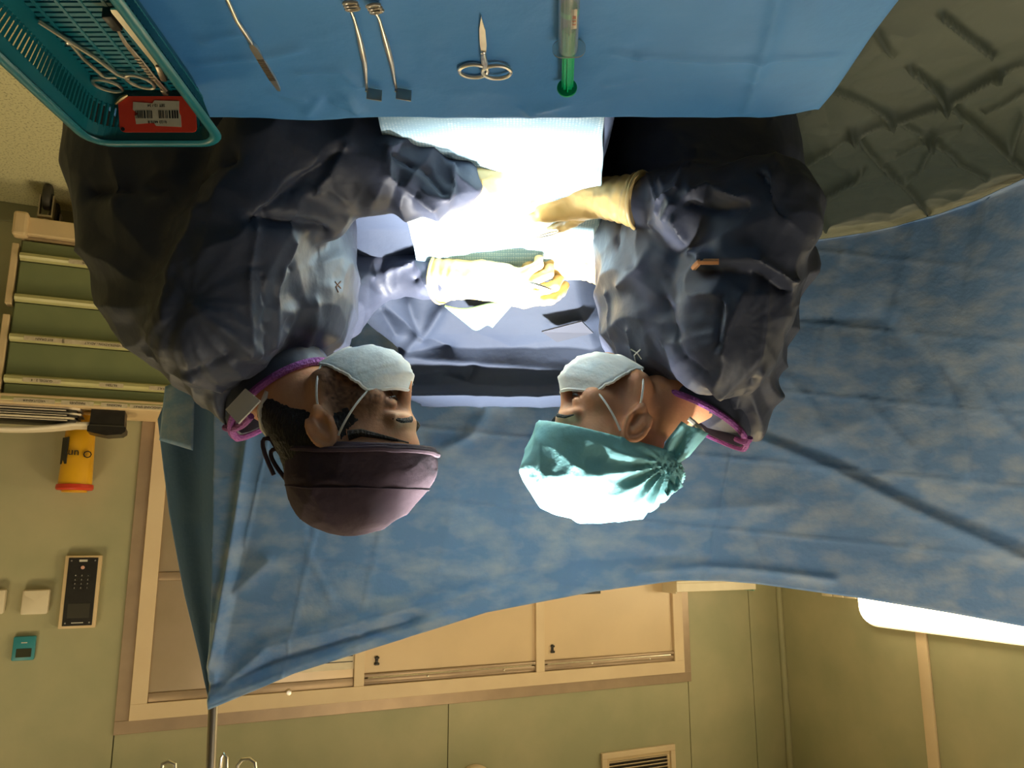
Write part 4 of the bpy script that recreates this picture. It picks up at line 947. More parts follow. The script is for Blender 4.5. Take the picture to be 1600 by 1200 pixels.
    folds = [([(1095, 404), (1180, 414), (1240, 448)], .014, .008), ([(1100, 420), (1190, 434), (1235, 462)], -.014, .009), ([(1045, 350), (1072, 395), (1100, 404)], .009, .007), ([(1120, 460), (1118, 540), (1105, 620)], -.006, .005), ([(1152, 455), (1132, 520), (1125, 560)], .006, .006),
             ([(1200, 470), (1192, 560), (1130, 625)], .007, .009), ([(1192, 590), (1150, 640), (1100, 648)], .007, .008), ([(1180, 600), (1120, 640)], -.006, .006), ([(1070, 300), (1100, 284), (1150, 308)], .009, .006), ([(1072, 318), (1110, 330), (1160, 322)], -.009, .007),
             ([(1008, 268), (1022, 312), (1018, 330)], .006, .004), ([(1026, 275), (1040, 320), (1030, 345)], .007, .004), ([(1060, 262), (1050, 290), (1026, 312)], .008, .004), ([(1080, 230), (1070, 290)], .006, .006), ([(1180, 260), (1215, 300), (1222, 330)], -.010, .006),
             ([(960, 450), (990, 420), (1010, 350)], .007, .008), ([(955, 380), (960, 330)], -.006, .006), ([(975, 520), (985, 560), (1010, 590)], .006, .006), ([(940, 460), (950, 530), (975, 580)], .006, .005), ([(1030, 470), (1060, 560), (1095, 590)], -.007, .008), ([(1210, 180), (1218, 250)], .005, .006)]
    arms = [(np.array([sh_n, el_n, wr_n]), .10), (np.array([el_f, wr_f]), .09)]
    g, Vg, Fg = gown(b, slices(rows, Yc, lower), cones, arms, ((-.66, .86, .34), (.03, 1.58, 1.60)), folds, 57, ex, [('strap_end', [(1075, 419), (1095, 417), (1117, 415)], .0045, mat('orange_strap', (.55, .24, .09), .7)), ('loose_thread', [(978, 548), (988, 556), (996, 566)], .0011, M['whitecloth']), ('loose_thread', [(992, 548), (986, 562), (990, 572)], .0011, M['whitecloth'])])
    cf = yp(1000, 600, 1.24); cb = yp(1168, 688, 1.25); cc = (cf + cb) / 2; ax = (cf - cb) / 2; upn = nrm(np.cross(ax, [0, 1, 0])); upn = upn * np.sign(upn[2])
    R0 = np.array([cc + ax * math.cos(a) + np.array([0, 1, 0]) * math.sin(a) * .086 + upn * (.012 * (1 - abs(math.sin(a))) + .004) for a in np.linspace(0, 2 * pi, 49)[:-1]])
    n_r = len(R0); V = np.concatenate([R0 - upn * .04, R0, R0 * .92 + cc * .08, R0 * .92 + cc * .08 - upn * .04]); F = [[a * n_r + i, a * n_r + (i + 1) % n_r, (a + 1) * n_r + (i + 1) % n_r, (a + 1) * n_r + i] for a in range(3) for i in range(n_r)] + [[3 * n_r + i, 3 * n_r + (i + 1) % n_r, (i + 1) % n_r, i] for i in range(n_r)]
    mb = MB(); mb.add(V, F); cl = mb.build('collar', M['gown'], g)
    tube_obj('binding', R0, .0052, M['bind'], cl, 8, True, label='purple neck binding')
    tube_obj('binding_tail', bez(yp(1150, 686, 1.2), yp(1170, 696, 1.17), yp(1172, 684, 1.16)), .0045, M['bind'], cl, 8)
    tube_obj('scrub_edge', bez(yp(1076, 654, 1.13), yp(1090, 664, 1.13), yp(1100, 678, 1.15)), .004, M['whitecloth'], b, 8, label='pale edge of the scrub collar')
    for dy in (-.09, .09):
        m = MB(); m.tube([[-.30, Yc + dy * .9, .80], [-.29, Yc + dy, .5], [-.315, Yc + dy, .1]], [.10, .08, .07], 18); m.build('trouser_leg', M['trousers'], b)
        m = MB(); m.box((-.26, Yc + dy, .018), (.27, .09, .035), None, .012); m.tube([[-.38, Yc + dy, .05], [-.29, Yc + dy, .065], [-.20, Yc + dy, .055], [-.15, Yc + dy, .045]], [.038, .046, .042, .025], 14, flat=(1, .8)); m.build('clog', M['shoe'], b)
    return b, wr_n, wr_f, el_n, el_f
woman, WWN, WWF, WEN, WEF = build_woman()
wn = glove(woman, None, WWN + np.array([.055, .030, -.012]), (WWN - np.array([.055, .030, -.012])) - WWN + np.array([0, -.004, .008]), [1, .36, -.16], [.1, -.85, .55], 1, .95, cuff=.075, cuff_r=(.033, .042), fcurl=[(.35, .45, .35), (.45, .55, .35), (.55, .6, .4), (.65, .6, .4)], thumb=(.7, .5, -.5))
wf = glove(woman, None, WWF + np.array([.045, -.015, .0]), [-1, .28, .02], [1, -.30, -.02], [.1, -.6, .8], 1, .95, cuff=.065, cuff_r=(.031, .042), fcurl=[(.45, .6, .35), (.5, .6, .35), (.6, .6, .4), (.7, .6, .4)], thumb=(.7, .5, -.5))
# ------------------------------------------------------------------ cloths, tables, instruments
def grid_obj(name, fn, nu, nv, m, thick=.0012, **kw):
    U, Vv = np.meshgrid(np.linspace(0, 1, nu + 1), np.linspace(0, 1, nv + 1), indexing='ij')
    P = fn(U.ravel(), Vv.ravel()); n = nv + 1
    a = (np.arange(nu)[:, None] * n + np.arange(nv)[None]).ravel(); F = np.stack([a, a + n, a + n + 1, a + 1], 1)
    o = mk(name, P, F, m, angle=180, **kw)
    md = o.modifiers.new('thick', 'SOLIDIFY'); md.thickness = thick; md.offset = 0
    return o
def ridges(Q, lines):
    D = np.zeros(len(Q))
    for pts, amp, w in lines: D += amp * np.exp(-(pdist(Q, np.array(pts, float)) / w) ** 1.3)
    return D
def interp_rows(t, rows):
    rows = np.asarray(rows, float); return np.stack([np.interp(t, rows[:, 0], rows[:, i]) for i in range(1, rows.shape[1])], 1)

# instrument table
TZ = 1.15
tab = empty('instrument_table', (.05, .60, 0), 'steel instrument table hidden under the bright blue cloth', 'table')
m = MB(); m.box((.05, .585, TZ - .018), (.80, .50, .025), None, .006); m.build('tabletop', M['polem'], tab)
for sx in (-.32, .42):
    for sy in (.37, .80):
        m = MB(); m.tube([(sx, sy, .06), (sx, sy, TZ - .03)], .013, 12); lg = m.build('leg', M['polem'], tab)
        m = MB(); m.lathe([(.02, -.012), (.03, -.010), (.03, .010), (.02, .012)], (sx, sy, .031), (1, 0, 0), 16); m.build('caster_wheel', M['rubber'], lg)
for sy in (.37, .80):
    m = MB(); m.tube([(-.32, sy, .22), (.42, sy, .22)], .009, 10); m.build('cross_bar', M['polem'], tab)

cl_lines_px = [([(1225, -60), (1205, 40), (1165, 168)], .006, .006), ([(1000, 84), (1120, 90), (1300, 82)], .004, .004), ([(990, 128), (1110, 134), (1285, 112)], -.004, .005), ([(1000, 86), (960, 75)], .004, .004),
 ([(500, 120), (512, 160)], -.005, .006), ([(470, 108), (535, 105), (560, 130)], .004, .005), ([(545, 150), (560, 172)], .005, .006), ([(480, 170), (500, 150), (560, 168)], .004, .005), ([(310, 95), (400, 85), (470, 70)], .004, .005), ([(320, 60), (380, 45)], .004, .005), ([(645, 70), (648, 105)], -.003, .004), ([(430, 140), (470, 150)], .004, .006), ([(960, 70), (985, 75), (1010, 65)], -.004, .004), ([(940, 20), (945, 70)], -.004, .005), ([(1000, 120), (950, 128)], .003, .004), ([(840, 168), (880, 158)], .004, .006), ([(820, 165), (830, 175)], .004, .005)]
cl_lines = [([hz(x, y, TZ)[:2] for x, y in p], a, w) for p, a, w in cl_lines_px]
XL, XR, YF, YN = -.362, .478, .852, .33
def table_cloth(u, v):
    """u across, v from the near end, over the table and down its far side"""
    du = .16; xs = (u * (XR - XL + 2 * du)) - du + XL; L_ = YF - YN; dv = .20; ys = v * (L_ + dv)
    x = np.clip(xs, XL, XR); dx = np.maximum(XL - xs, 0) + np.maximum(xs - XR, 0); y = np.minimum(ys, L_) + YN; dy = np.maximum(ys - L_, 0)
    drop = np.hypot(dx, dy); r = .010
    side = np.where(xs < XL, -1, np.where(xs > XR, 1, 0.))
    out = np.minimum(drop, r)
    P = np.stack([x + side * out * (dx > 0) + side * .012 * np.sin(ys * 30) * np.clip(dx / .1, 0, 1), y + out * (dy > 0) + .010 * np.sin(xs * 26 + 1) * np.clip(dy / .1, 0, 1), np.full_like(x, TZ + .0015)], 1)
    P[:, 2] -= np.maximum(drop - r * .4, 0)
    top = np.clip(1 - drop / .02, 0, 1)
    P[:, 2] += top * (np.maximum(ridges(P[:, :2], cl_lines), -.0008) + .0017 * (crumple(np.c_[P[:, :2], xs * 0], .075, seed=3) + .6))
    # far edge pulled in a little at its photo-right corner
    c = np.clip((-.30 - x) / .06, 0, 1) * np.clip((y - .80) / .05, 0, 1); P[:, 1] -= .018 * c
    b = np.exp(-((x - .245) / .05) ** 2) * np.clip((y - .80) / .05, 0, 1); P[:, 1] += .006 * b
    return P
tcl = grid_obj('table_cloth', table_cloth, 260, 190, M['blue'], .001, label='bright blue creased cloth covering the instrument table', cat='cloth')

# ---- teal basket on the table
ZB = TZ + .006; ZR = 1.21
bx0, bx1, by0, by1 = .332, .482, .44, .812          # rim
bsk = empty('instrument_basket', ((bx0 + bx1) / 2, (by0 + by1) / 2, ZB), 'teal perforated plastic basket on the corner of the blue cloth', 'basket')
tap = .020
def rim_pt(s, z, off=0):
    """loop around the basket wall at height z; s = list of (x,y) corner-rounded"""
    k = (z - ZB) / (ZR - ZB); w = bx1 - bx0 - 2 * tap * (1 - k) + 2 * off; h = by1 - by0 - 2 * tap * (1 - k) + 2 * off
    return [((bx0 + bx1) / 2 + px, (by0 + by1) / 2 + py, z) for px, py in rrect(w, h, .026 + off, 6)]
m = MB(); m.tube(rim_pt(0, ZR), .0062, 8, closed=True, flat=(1, .5)); m.build('rim', M['teal'], bsk)
m = MB(); m.tube(rim_pt(0, ZB + .017, .001), .0016, 6, closed=True); m.build('ledge', M['teal'], bsk)
# walls: solid band above and below, upright bars between (slots)
def ring_band(mb, za, zb_, t=.0016):
    A = [np.array(rim_pt(0, z, o_)) for z, o_ in ((za, 0), (zb_, 0), (zb_, -t), (za, -t))]; n = len(A[0]); V = np.concatenate(A)
    F = [[a * n + i, a * n + (i + 1) % n, ((a + 1) % 4) * n + (i + 1) % n, ((a + 1) % 4) * n + i] for a in range(4) for i in range(n)]; mb.add(V, F)
m = MB(); ring_band(m, ZR - .016, ZR); ring_band(m, ZB, ZB + .016); m.build('wall_band', M['teal'], bsk, smooth=False)
def perim(z):
    P = np.array(rim_pt(0, z)); return np.vstack([P, P[:1]])
def along(P, n):
    d = np.r_[0, np.cumsum(np.linalg.norm(np.diff(P, axis=0), axis=1))]; t = np.arange(n) / n * d[-1]; return np.stack([np.interp(t, d, P[:, i]) for i in range(3)], 1)
nb_ = 150; A = along(perim(ZB + .015), nb_); B = along(perim(ZR - .015), nb_)
m = MB()
for p, q in zip(A, B): m.tube([p, q], .0021, 4, cap=False)
m.build('wall_bars', M['teal'], bsk, smooth=False, kind='stuff')
# floor: cross bars and long strips
fx0, fx1, fy0, fy1 = bx0 + tap, bx1 - tap, by0 + tap, by1 - tap
m = MB(); nfl = 44
for i in range(nfl):
    y = fy0 + .006 + (fy1 - fy0 - .012) * i / (nfl - 1); m.box(((fx0 + fx1) / 2, y, ZB + .001), (fx1 - fx0 - .004, .0048, .002))
m.build('floor_bars', M['teal'], bsk, smooth=False, kind='stuff')
for k in range(5):
    x = fx0 + (fx1 - fx0) * (k + .5) / 5; m = MB(); m.box((x, (fy0 + fy1) / 2, ZB + .0016), (.0035, fy1 - fy0 - .004, .0024), None, .0006); m.build('floor_strip', M['teal'], bsk, smooth=False)

# ---- instruments: all lie flat; built from photo points on the horizontal plane they lie in
def flat(pts, z): return np.array([hz(x, y, z) for x, y in pts])
def ringpts(c, ax, rx, ry, z, n=28):
    ax = nrm(np.array([ax[0], ax[1], 0])); ay = np.array([-ax[1], ax[0], 0]); return [np.array([c[0], c[1], z]) + ax * rx * math.cos(a) + ay * ry * math.sin(a) for a in np.linspace(0, 2 * pi, n + 1)[:-1]]
ZI = TZ + .0062
def inst(name, pts, label, cat, group=None):
    P = flat(pts, ZI); return empty(name, (P[:, 0].mean(), P[:, 1].mean(), TZ + .003), label, cat, group)
# scissors
tip = hz(752, 25, ZI); piv = hz(755, 80, ZI); sc = inst('scissors', [(752, 25), (757, 120)], 'small steel scissors with two finger rings lying alone on the blue cloth', 'scissors')
c1, c2 = hz(740, 111, ZI), hz(776, 110, ZI); dv = nrm(tip - (c1 + c2) / 2); sd = np.array([-dv[1], dv[0], 0])
for s, cc, zz in ((1, c1, .0), (-1, c2, .002)):
    cc = cc + np.array([0, 0, zz]); sgn = np.sign(np.dot(cc - piv, sd)); pv = piv + np.array([0, 0, zz]); tp = tip + np.array([0, 0, zz * .5])
    mb = MB(); pr = [(0, 0), (.0030 * sgn, .35), (.0034 * sgn, .8), (.002 * sgn, 1.1), (-.0022 * sgn, 1.1), (-.0012 * sgn, .8), (-.0002 * sgn, .0)]
    ln = np.linalg.norm(tp - pv); o_ = tp; V = [(a, b * ln) for a, b in pr]; mb.prism(V, o_, sd, -dv, UP, -.0010, .0010)
    jn = hz(757, 97, ZI) + np.array([0, 0, zz]); mb.tube([pv + dv * .001, jn + sd * sgn * .0016, cc - sd * sgn * .0125 + dv * .0075], [.0028, .0022, .0022], 8)
    bl = mb.build('blade', M['steel'], sc)
    mb = MB(); mb.tube(ringpts(cc, sd, .0155, .0118, cc[2]), .0021, 8, closed=True); mb.build('finger_ring', M['steel'], bl)
mb = MB(); mb.lathe([(.0026, -.002), (.0026, .0035), (.0015, .0042), (0, .0042)], piv, UP, 12); mb.build('pivot_screw', M['steel'], sc)
# two retractors with a folded tip
for k, (pts, foot, coil, lb) in enumerate(((((545, 10), (553, 28), (562, 60), (570, 100), (573, 138)), (597, 141), (549, 8), 'slim steel retractor with hooked foot, nearer the steel probe'), (((582, 12), (592, 28), (602, 62), (612, 100), (619, 138)), (643, 141), (586, 12), 'slim steel retractor with hooked foot, nearer the scissors'))):
    e = inst('retractor', pts, lb, 'retractor', 'pair of slim retractors')
    P = flat(pts, ZI + .001); mb = MB(); n = 16; t = np.linspace(0, 1, n); tt = np.linspace(0, 1, len(P)); Q = np.stack([np.interp(t, tt, P[:, i]) for i in range(3)], 1)
    mb.tube(Q, .0016 + .0017 * np.exp(-((t - .62) / .22) ** 2), 10); mb.build('shaft', M['steel'], e)
    f = hz(foot[0], foot[1], ZI); p0 = Q[-1]; d_ = nrm((f - p0) * [1, 1, 0]); w_ = np.array([-d_[1], d_[0], 0]); ln = np.linalg.norm((f - p0)[:2])
    mb = MB(); mb.box(p0 + d_ * ln / 2 + w_ * .0 + UP * .006, (ln, .0016, .014), frame(d_), .0007); mb.tube([p0, p0 + UP * .004], .0018, 8); mb.build('foot', M['steeld'], e)
    c_ = hz(coil[0], coil[1], ZI + .003); d2 = nrm(Q[0] - Q[2]); w2 = np.array([-d2[1], d2[0], 0]); mb = MB()
    for j in range(3): mb.tube(ringpts(c_ + d2 * (.004 * j - .004), w2, .0065, .0022, c_[2] + .001, 16), .0015, 6, closed=True)
    mb.tube([Q[0], c_], .0016, 8); mb.build('hook_coil', M['steel'], e)
# probe with a knurled flat handle
e = inst('probe_handle', [(355, -5), (437, 141)], 'steel probe with knurled flat handle lying slanted on the cloth next to the basket', 'probe')
P = flat([(352, -8), (370, 32), (390, 62), (393, 68)], ZI); mb = MB(); mb.tube(P, [.0020, .0024, .0027, .0018], 10); mb.build('rod', M['steel'], e)
a, b = hz(393, 68, ZI), hz(437, 141, ZI); d_ = nrm(b - a); ln = np.linalg.norm(b - a); R_ = frame(d_)
mb = MB(); mb.prism([(0, -.0022), (.006, -.0038), (ln * .75, -.0036), (ln * .97, -.0020), (ln, 0), (ln * .97, .0020), (ln * .75, .0036), (.006, .0038), (0, .0022)], a, R_[:, 0], R_[:, 1], UP, -.0018, .0018); hd = mb.build('handle', M['steel'], e, smooth=False)
for j in range(13):
    mb = MB(); mb.box(a + d_ * (ln * .30 + ln * .036 * j) + UP * .0020, (.0014, .0072, .0012), R_); mb.build('grip_rib', M['steeld'], hd, smooth=False)
# syringe
e = inst('syringe', [(890, -10), (888, 140)], 'clear plastic syringe with bright green plunger and a small printed scale', 'syringe')
zc_ = TZ + .0135; a, f, b = hz(891, -60, zc_), hz(889, 76, zc_), hz(886, 137, zc_); d_ = nrm(b - a); RF = frame(d_); r_ = .0100
mb = MB(); l_ = np.linalg.norm(f - a); mb.lathe([(.003, -.015), (.003, 0), (r_, .004), (r_, l_), (r_ - .0012, l_), (r_ - .0012, .006), (.001, .003)], a, d_, 28); br = mb.build('barrel', M['clear'], e)
mb = MB(); mb.prism(rrect(.034, .0205, .0095, 6), f, RF[:, 1], RF[:, 2], d_, -.0009, .0011); mb.build('flange', M['clear'], br)
g0 = hz(890, 46, zc_); mb = MB(); w4 = .0066
for q in (RF[:, 1], RF[:, 2]): mb.box((g0 + b) / 2, (np.linalg.norm(b - g0), .0015, w4 * 2 * .98), np.stack([d_, np.cross(q, d_), q], 1))
mb.box((g0 + b) / 2, (np.linalg.norm(b - g0), .0100, .0070), np.stack([d_, RF[:, 1], RF[:, 2]], 1), .001)
pl = mb.build('plunger', M['gplunger'], e, smooth=False)
mb = MB(); mb.lathe([(.0110, -.001), (.0112, 0), (.0112, .0012), (.010, .002), (0, .002)], b, d_, 26); mb.build('thumb_rest', M['gplunger'], pl)
mb = MB(); mb.lathe([(0, -.011), (.0085, -.007), (r_ - .0014, -.004), (r_ - .0014, 0), (0, 0)], hz(890, 18, zc_), d_, 22); mb.build('seal', M['gplunger'], pl)
lc = hz(897, 32, TZ + .0235); mb = MB(); mb.box(lc + np.array([0, 0, -.0015]), (.028, .0055, .0006), np.stack([d_, RF[:, 1] , RF[:, 2]], 1)); ls = mb.build('scale_strip', M['paper'], br, smooth=False)
text('scale_print', '10  5  2', .0045, lc + UP * .0002, d_, np.cross(UP, d_), mat('red_print', (.5, .08, .03), .6), ls, depth=.0002)

# ---- in the basket: needle holder, two forceps, red tag
ZBI = ZB + .0065
def binst(name, pts, label, cat): P = flat(pts, ZBI); return empty(name, (P[:, 0].mean(), P[:, 1].mean(), ZB + .003), label, cat)
e = binst('needle_holder', [(60, 30), (210, 130)], 'long steel needle holder with two finger rings inside the teal basket', 'needle holder')
piv = hz(107, 64, ZBI); tip = hz(60, 32, ZBI)
for c, ang, pts in (((168, 134), 0, [(107, 64), (130, 92), (160, 118), (172, 122)]), ((219, 128), 1, [(107, 64), (145, 88), (183, 116), (202, 123)])):
    mb = MB(); z_ = ZBI + .002 * ang; P = flat(pts, z_); mb.tube(np.vstack([[tip + UP * .002 * ang], P]), [.0012, .0024, .0021, .0021, .0019], 8); sh = mb.build('shank', M['steel'], e)
    cc = hz(c[0], c[1], z_); dd = nrm((cc - P[-1]) * [1, 1, 0]); mb = MB(); mb.tube(ringpts(cc, hz(c[0] + 10, c[1] + (3 if ang == 0 else 4), z_) - cc, .0148, .0100, z_), .0019, 8, closed=True); mb.build('finger_ring', M['steel'], sh)
mb = MB(); mb.box(hz(173, 121, ZBI + .002), (.012, .003, .002), frame(hz(195, 121, ZBI) - hz(173, 121, ZBI))); mb.build('ratchet', M['steel'], e, smooth=False)
mb = MB(); mb.lathe([(.0030, -.002), (.0030, .004), (0, .0045)], piv, UP, 12); mb.build('pivot_screw', M['steel'], e)
e = binst('tissue_forceps', [(182, 45), (262, 144)], 'dull steel forceps lying between the needle holder and the bright flat forceps', 'forceps')
for o_, zz in ((0, 0), (1, .0045)):
    P = flat([(181 + 2 * o_, 44), (195 + 2 * o_, 68), (214 + o_, 90), (240, 122), (258, 142)], ZBI + zz); mb = MB(); mb.tube(P, [.0008, .0018, .0030, .0036, .0030], 8, flat=(1, .5)); arm_ = mb.build('arm', M['steeld'], e)
    if o_:
        for j in range(8):
            p = P[2] + (P[3] - P[2]) * j / 7; mb = MB(); mb.box(p + UP * .0018, (.0012, .0058, .0009), frame(P[3] - P[2])); mb.build('grip_rib', M['steel'], arm_, smooth=False)
mb = MB(); mb.box(hz(257, 141, ZBI + .002), (.010, .006, .008), frame(hz(262, 147, ZBI) - hz(250, 132, ZBI)), .001); mb.build('joined_end', M['steeld'], e)
e = binst('flat_forceps', [(182, 15), (256, 118)], 'bright wide steel forceps leaning along the basket side', 'forceps')
for zz in (0.003, .011):
    a, b = hz(180, 14, ZBI + zz), hz(248, 100, ZBI + zz); d_ = nrm(b - a); mb = MB(); mb.prism([(0, -.0045), (.004, -.0055), (.09, -.0048), (np.linalg.norm(b - a), -.0036), (np.linalg.norm(b - a), .0036), (.09, .0048), (.004, .0055), (0, .0045)], a, d_, frame(d_)[:, 1], UP, -.0009, .0009); mb.build('arm', M['steel'], e, smooth=False)
mb = MB(); a, b = hz(247, 98, ZBI + .007), hz(257, 122, ZBI + .007); mb.box((a + b) / 2, (np.linalg.norm(b - a), .0072, .0105), frame(b - a), .002); mb.build('joined_end', M['steeld'], e)
mb = MB(); a = hz(176, 30, ZBI + .007); mb.box(a, (.022, .010, .012), frame(hz(248, 100, ZBI) - hz(180, 14, ZBI)), .002); mb.build('grip_block', M['blackp'], e)

# red identification tag leaning on the basket end wall
Yt = by1 - tap * .75
q = [yp(x, y, Yt - .004) for x, y in ((186, 154), (305, 154), (305, 203), (186, 203))]
ctr = sum(q) / 4; wv = np.linalg.norm(q[1] - q[0]); hv = np.linalg.norm(q[3] - q[0]); ex = nrm(q[0] - q[1]); n_ = nrm(np.array([0, -1, .35])); ey = nrm(np.cross(n_, ex)); ey = ey * np.sign(ey[2])
ez = np.cross(ex, ey)
if ez[1] > 0: ez = -ez
hv *= 1.0
tg = empty('red_tag', ctr - ey * hv / 2, 'red plastic tag with worn barcode sticker leaning inside the basket end', 'tag')
mb = MB(); mb.prism(rrect(wv, hv, .005, 4), ctr, ex, ey, ez, -.0025, 0); pt_ = mb.build('plate', M['red'], tg, smooth=False)
# photo frame is upside down: photo x to the right = -X; text reads along +X from the operator's side
def on_tag(fx, fy, lift=.0): return ctr + ex * (fx * wv) + ey * (fy * hv) + ez * lift
mb = MB(); pts = [(-.30, -.36), (.02, -.38), (.05, -.30), (.30, -.34), (.31, -.12), (.24, .0), (.29, .05), (.28, .28), (.05, .24), (.02, .33), (-.31, .36), (-.31, .05), (-.29, -.05)]
mb.prism([(a * wv, b * hv) for a, b in pts], ctr, ex, ey, ez, .0001, .0006); st = mb.build('sticker', M['paper'], tg, smooth=False)
rnd = random.Random(5); x = -.28
while x < .27:
    w_ = rnd.choice((.008, .012, .02)); 
    if not (-.02 < x < .06) : mb = MB(); mb.prism([(x * wv, -.10 * hv), ((x + w_) * wv, -.10 * hv), ((x + w_) * wv, .12 * hv), (x * wv, .12 * hv)], ctr, ex, ey, ez, .0006, .0009); mb.build('barcode_bar', M['black'], tg, smooth=False)
    x += w_ + rnd.choice((.008, .012, .018))
for fy, s_ in ((.22, '0123 4470 8'), (-.24, 'SET 12 / 34')):
    tx = ex if np.dot(np.cross(ex, ey), ez) > 0 else -ex
    text('lettering', s_, .0042, on_tag(.0, fy, .0007), tx, ey, M['black'], tg, depth=.0002)
for fx, fy in ((.46, .42), (-.40, -.40)):
    mb = MB(); mb.lathe([(.0022, 0), (.0022, .0006), (0, .0006)], on_tag(fx, fy, .0), ez, 12); mb.build('hole', M['black'], tg, smooth=False)
mb = MB(); mb.tube([on_tag(.52, -.28, .002), on_tag(.44, -.42, .003), on_tag(.36, -.52, .002)], [.0016, .0028, .0016], 8); mb.build('wire_tie', M['bronze'], tg)
mb = MB(); mb.tube([on_tag(-.42, -.36, .002), on_tag(-.55, -.36, .002)], [.0018, .0026], 8); mb.build('wire_tie', M['bronze'], tg)

# ------------------------------------------------------------------ operating table (hidden) and its cloths
op = empty('operating_table', (.04, 1.33, 0), 'padded operating table hidden under the cloths between the two people', 'table')
m = MB(); m.box((.04, 1.40, .985), (.26, .88, .08), None, .02, 3); m.build('mattress', M['blackp'], op)
m = MB(); m.box((.04, 1.40, .925), (.24, .86, .035), None, .005); m.build('frame', M['polem'], op)
m = MB(); m.box((.04, 1.36, .50), (.16, .26, .82), None, .02); m.build('column', M['polem'], op)
m = MB(); m.box((.04, 1.36, .05), (.30, .80, .09), None, .02); m.build('base', M['polem'], op)

prof = [(0, .888, .90), (.05, .892, 1.06), (.08, .905, 1.085), (.30, 1.15, 1.10), (.45, 1.30, 1.112), (.55, 1.41, 1.165), (.62, 1.47, 1.225), (.66, 1.505, 1.252), (.72, 1.545, 1.272), (.80, 1.565, 1.318), (.86, 1.575, 1.345), (.90, 1.560, 1.366), (.95, 1.545, 1.372), (1, 1.60, 1.384)]
fl_px = [([(640, 470), (655, 520), (625, 560)], .022, .012), ([(690, 480), (660, 530)], .026, .010), ([(600, 480), (650, 520), (700, 545)], -.02, .012), ([(740, 520), (800, 545), (930, 520)], -.012, .02), ([(860, 505), (900, 512), (945, 490)], .010, .008), ([(620, 550), (670, 560), (940, 580)], .012, .010), ([(700, 590), (730, 600), (740, 575)], -.010, .010), ([(590, 470), (620, 520)], .02, .012)]
def field_cloth(u, v):
    q = interp_rows(v, prof); Y, Z = q[:, 0], q[:, 1]
    back = np.clip((Y - 1.40) / .2, 0, 1)
    xl = .172 + .15 * np.clip((Y - 1.12) / .12, 0, 1) - .13 * np.clip(back * 1.6 - .5, 0, 1); xr = -.175 - .07 * back
    x = xr + (xl - xr) * u
    sag = -.02 * np.clip((np.abs(u - .5) - .36) / .14, 0, 1) ** 2 * (1 - back) - .16 * np.clip((.12 - u) / .12, 0, 1) ** 1.5 * (1 - back)
    P = np.stack([x, Y + 0 * x, Z + sag], 1)
    P[:, 2] += .008 * (crumple(np.c_[P[:, :2], 0 * x], .10, seed=9) * .5 + .2) * (.3 + .7 * back)
    px = proj(P)[:, :2]; D = np.zeros(len(P))
    for pts, a, w in fl_px: D += a * np.exp(-(pdist(px, np.array(pts, float)) / (w * 900)) ** 1.3)
    P[:, 1] -= D * .6; P[:, 2] += D * .5
    return P
fcl = grid_obj('patient_drape', field_cloth, 130, 190, M['field'], .0015, label='grey blue folded drape over the patient between the two people', cat='drape')

tb = [yp(*q) for q in ((846, 512, 1.475), (870, 528, 1.49), (926, 514, 1.485), (908, 496, 1.465))]; tb = [t + np.array([0, -.012, .012]) for t in tb]
mb = MB(); mb.add(tb + [t + np.array([0, .002, -.003]) for t in tb], [[0, 1, 2, 3], [7, 6, 5, 4], [0, 4, 5, 1], [1, 5, 6, 2], [2, 6, 7, 3], [3, 7, 4, 0]])
tb_ = mb.build('adhesive_tab', mat('grey_tab', (.055, .062, .085), .7, spec=.2), fcl, smooth=False, label='pale adhesive tab')
def pad(u, v):
    A = hz(945, 150, 1.112); x0, x1 = -.128, .176; y = .885 + v * .50; xr_ = -.121 - (y - .93) * .10; x = xr_ + (x1 - xr_) * u
    z = np.interp(y, [.885, .90, 1.15, 1.30, 1.39], [1.10, 1.1, 1.118, 1.13, 1.17]) + .010
    P = np.stack([x + .0008 * np.sin(y * 60), y, z], 1)
    P[:, 2] += -.004 * np.exp(-((y - (1.02 + .02 * u)) / .004) ** 2) + .002 * crumple(np.c_[x, y, x * 0], .09, seed=2) + .003 * np.exp(-((u - .0) / .03) ** 2)
    return P
pdo = grid_obj('absorbent_pad', pad, 60, 90, M['pad'], .006, label='pale blue dimpled absorbent pad lit white under the hands', cat='pad')
def aq(u, v):
    c = [yp(x, y, Y_) for x, y, Y_ in ((695, 470, 1.40), (800, 470, 1.40), (770, 505, 1.45), (735, 502, 1.45))]
    P = np.outer((1 - u) * (1 - v), c[0]) + np.outer(u * (1 - v), c[1]) + np.outer(u * v, c[2]) + np.outer((1 - u) * v, c[3])
    P[:, 2] += .010 + .006 * np.sin(u * 6); return P
grid_obj('green_towel', aq, 20, 14, M['aqua'], .004, label='small pale green towel corner behind the far glove', cat='towel')

